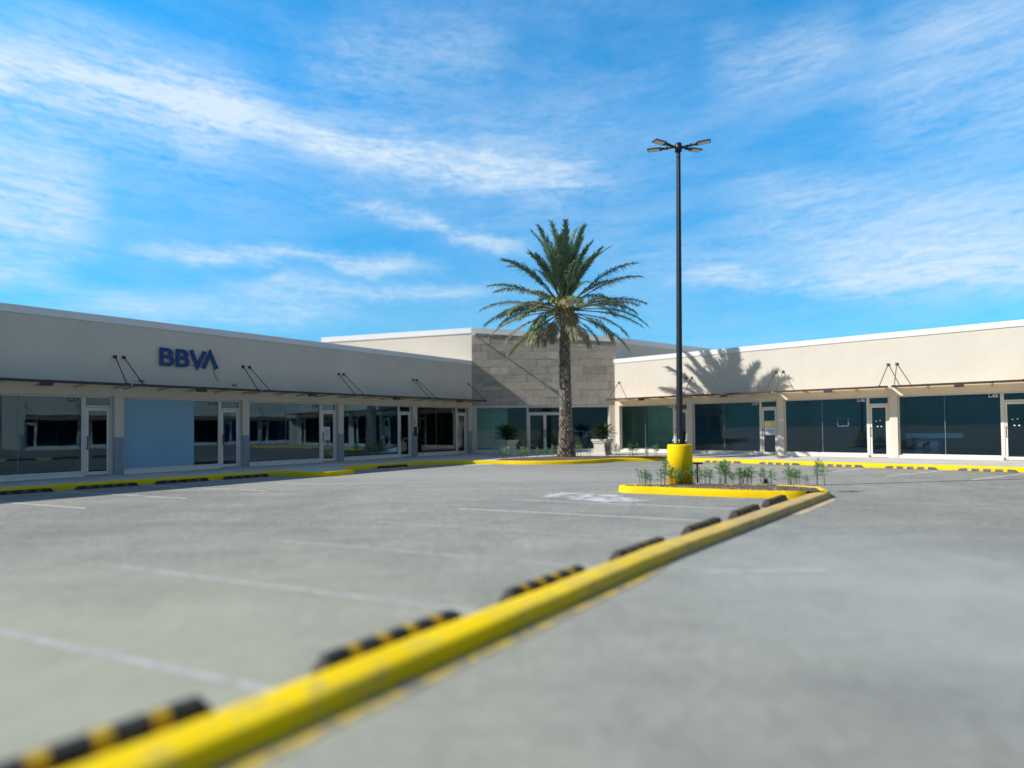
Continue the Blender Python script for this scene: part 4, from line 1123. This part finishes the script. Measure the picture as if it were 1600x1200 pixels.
def band(az0, az1, e0, e1, width, amp, curve=0):
    """bright streak from (az0,e0) to (az1,e1) in radians"""
    k_ = (e1-e0)/(az1-az0)
    t = mth(nt, 'SUBTRACT', az, az0)
    line = mth(nt, 'ADD', mth(nt, 'MULTIPLY', t, k_), e0)
    d = mth(nt, 'DIVIDE', mth(nt, 'SUBTRACT', elw, line), width)
    gsn = mth(nt, 'EXPONENT', mth(nt, 'MULTIPLY', mth(nt, 'MULTIPLY', d, d), -1))
    soft = (az1-az0)*.22
    i0 = nt.nodes.new('ShaderNodeMapRange'); i0.interpolation_type = 'SMOOTHSTEP'; nt.links.new(az, i0.inputs[0])
    i0.inputs[1].default_value = az0-soft*.4; i0.inputs[2].default_value = az0+soft
    i1 = nt.nodes.new('ShaderNodeMapRange'); i1.interpolation_type = 'SMOOTHSTEP'; nt.links.new(az, i1.inputs[0])
    i1.inputs[1].default_value = az1-soft; i1.inputs[2].default_value = az1+soft*.4; i1.inputs[3].default_value = 1; i1.inputs[4].default_value = 0
    return mth(nt, 'MULTIPLY', mth(nt, 'MULTIPLY', mth(nt, 'MULTIPLY', gsn, i0.outputs[0]), i1.outputs[0]), amp)
def AE(u, v):          # survey pixel of the photograph -> azimuth, elevation of that piece of sky
    f = 865.25; ro = -.0102; pi_ = .0198
    xr = (u-800)/f; ur = -(v-650.7)/f
    x = xr*math.cos(ro)-ur*math.sin(ro); up = xr*math.sin(ro)+ur*math.cos(ro)
    y = math.cos(pi_)-up*math.sin(pi_); z = math.sin(pi_)+up*math.cos(pi_)
    return math.atan2(x, y), math.atan2(z, math.hypot(x, y))
bands = []
for (u0, v0, u1, v1, wpx, amp) in (
        (-250, 40, 430, 172, 40, .72), (-200, 120, 400, 190, 60, .40), (380, 178, 980, 290, 24, .75), (250, 120, 1000, 250, 75, .28), (520, 315, 830, 385, 13, .7),
        (200, 385, 690, 420, 11, .75), (330, 445, 800, 455, 12, .55), (-200, 290, 170, 330, 55, .75), (-200, 400, 120, 415, 26, .5),
        (60, 470, 560, 480, 20, .45), (1130, 330, 1900, 300, 50, .55), (1050, 440, 1420, 455, 12, .5), (1250, 430, 1900, 400, 40, .5),
        (1330, 160, 1900, 130, 55, .40), (1100, 100, 1340, 60, 40, .4), (480, 90, 800, 70, 45, .35), (900, 410, 1800, 395, 40, .3), (1380, 30, 1900, 0, 45, .3)):
    a0, e0 = AE(u0, v0); a1, e1 = AE(u1, v1)
    bands.append(band(a0, a1, e0, e1, wpx/900, amp))
tot = bands[0]
for b_ in bands[1:]: tot = mth(nt, 'ADD', tot, b_)
tex = mth(nt, 'MULTIPLY_ADD', mth(nt, 'SUBTRACT', mth(nt, 'ADD', mth(nt, 'ADD', mth(nt, 'MULTIPLY', wisp, .9), mth(nt, 'MULTIPLY', wisp2, .7)), mth(nt, 'MULTIPLY', wisp3, .9)), 1.25), 2.1, .74)
veil = nz((1.6, 6, 1), R_(8), 8, .62, .8, (2, 9, 0))
vr = nt.nodes.new('ShaderNodeMapRange'); nt.links.new(veil, vr.inputs[0]); vr.inputs[1].default_value = .36; vr.inputs[2].default_value = .70
vr.inputs[3].default_value = .03; vr.inputs[4].default_value = .30
dens = mth(nt, 'ADD', mth(nt, 'MULTIPLY', mth(nt, 'MULTIPLY', tot, tex), .80), mth(nt, 'MULTIPLY', vr.outputs[0], mth(nt, 'MULTIPLY_ADD', mth(nt, 'ADD', wisp, mth(nt, 'SUBTRACT', wisp3, .5)), 1.5, .12, clamp=True)))
# thin haze near the horizon
hz = nt.nodes.new('ShaderNodeMapRange'); nt.links.new(el, hz.inputs[0]); hz.inputs[1].default_value = 0; hz.inputs[2].default_value = .42; hz.inputs[3].default_value = .20; hz.inputs[4].default_value = 0
dens = mth(nt, 'ADD', dens, hz.outputs[0])
bk_ = nt.nodes.new('ShaderNodeMapRange'); nt.links.new(mth(nt, 'ABSOLUTE', az), bk_.inputs[0]); bk_.inputs[1].default_value = .8; bk_.inputs[2].default_value = 1.5; bk_.inputs[3].default_value = 1; bk_.inputs[4].default_value = .2
dens = mth(nt, 'MULTIPLY', dens, bk_.outputs[0])
dens = mth(nt, 'MINIMUM', mth(nt, 'MAXIMUM', dens, 0), .92)
SKYK = .085
skyc = mixc(nt, 1.0, sky.outputs[0], (.095, 2.0, 2.75), 'MULTIPLY')
hf = nt.nodes.new('ShaderNodeMapRange'); nt.links.new(el, hf.inputs[0]); hf.inputs[1].default_value = 0; hf.inputs[2].default_value = .5; hf.inputs[3].default_value = .46; hf.inputs[4].default_value = 1
skyc = mixc(nt, 1.0, skyc, hf.outputs[0], 'MULTIPLY')
cloudc = mixc(nt, hz.outputs[0], (7.6, 9.0, 10.2), (4.0, 6.6, 9.2))
# unseen grey cloud added behind the viewer and overhead to cut cyan fill light
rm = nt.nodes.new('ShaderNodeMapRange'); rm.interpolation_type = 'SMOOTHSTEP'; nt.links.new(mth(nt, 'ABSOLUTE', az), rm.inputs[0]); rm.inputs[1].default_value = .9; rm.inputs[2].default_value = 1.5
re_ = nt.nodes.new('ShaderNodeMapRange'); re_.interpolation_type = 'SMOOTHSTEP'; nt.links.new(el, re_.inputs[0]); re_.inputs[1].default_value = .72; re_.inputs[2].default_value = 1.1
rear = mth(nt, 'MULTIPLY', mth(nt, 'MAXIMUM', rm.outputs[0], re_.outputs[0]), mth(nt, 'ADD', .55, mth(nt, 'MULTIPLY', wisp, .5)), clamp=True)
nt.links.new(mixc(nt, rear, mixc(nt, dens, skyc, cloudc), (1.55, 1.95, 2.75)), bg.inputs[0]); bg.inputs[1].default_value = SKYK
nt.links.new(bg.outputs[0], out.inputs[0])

sl_ = bpy.data.lights.new('sun', 'SUN'); sl_.energy = 5.0; sl_.angle = R_(.53); sl_.color = (1, .955, .885)
so_ = bpy.data.objects.new('sun', sl_); C.objects.link(so_)
dv = Vector((math.cos(SUN_AZ)*math.cos(SUN_EL), math.sin(SUN_AZ)*math.cos(SUN_EL), -math.sin(SUN_EL)))
so_.rotation_euler = dv.to_track_quat('-Z', 'Y').to_euler(); so_.location = (-30, -10, 40)

# ------------------------------------------------------------------ to metres, camera
for o in list(C.objects):
    if o.parent is None and o.type in ('MESH', 'EMPTY'):
        o.location = o.location*K; o.scale = o.scale*K
cam = bpy.data.cameras.new('camera'); co = bpy.data.objects.new('camera', cam); C.objects.link(co)
f, pi_, ro, vp = 865.254, .0198, -.0102, 650.717
X0 = Vector((1, 0, 0)); U0 = Vector((0, -math.sin(pi_), math.cos(pi_))); Fw = Vector((0, math.cos(pi_), math.sin(pi_)))
Rt = X0*math.cos(ro)+U0*math.sin(ro); Up = -X0*math.sin(ro)+U0*math.cos(ro)
mtx = Matrix((Rt, Up, -Fw)).transposed().to_4x4(); mtx.translation = Vector((0, 0, 1.534*K))
co.matrix_world = mtx
cam.sensor_width = 36; cam.lens = 36*f/1600; cam.shift_y = (vp-600)/1600
cam.clip_end = 2000
cam.dof.use_dof = True; cam.dof.focus_distance = 17.5*K
cam.dof.aperture_fstop = (cam.lens/1000)/(.095*K)
scene.camera = co
scene.view_settings.view_transform = 'Standard'; scene.view_settings.look = 'None'
scene.view_settings.exposure = .2; scene.view_settings.gamma = 1
scene.render.engine = 'CYCLES'
scene.cycles.max_bounces = 10; scene.cycles.transparent_max_bounces = 16
scene.cycles.caustics_reflective = False; scene.cycles.caustics_refractive = False
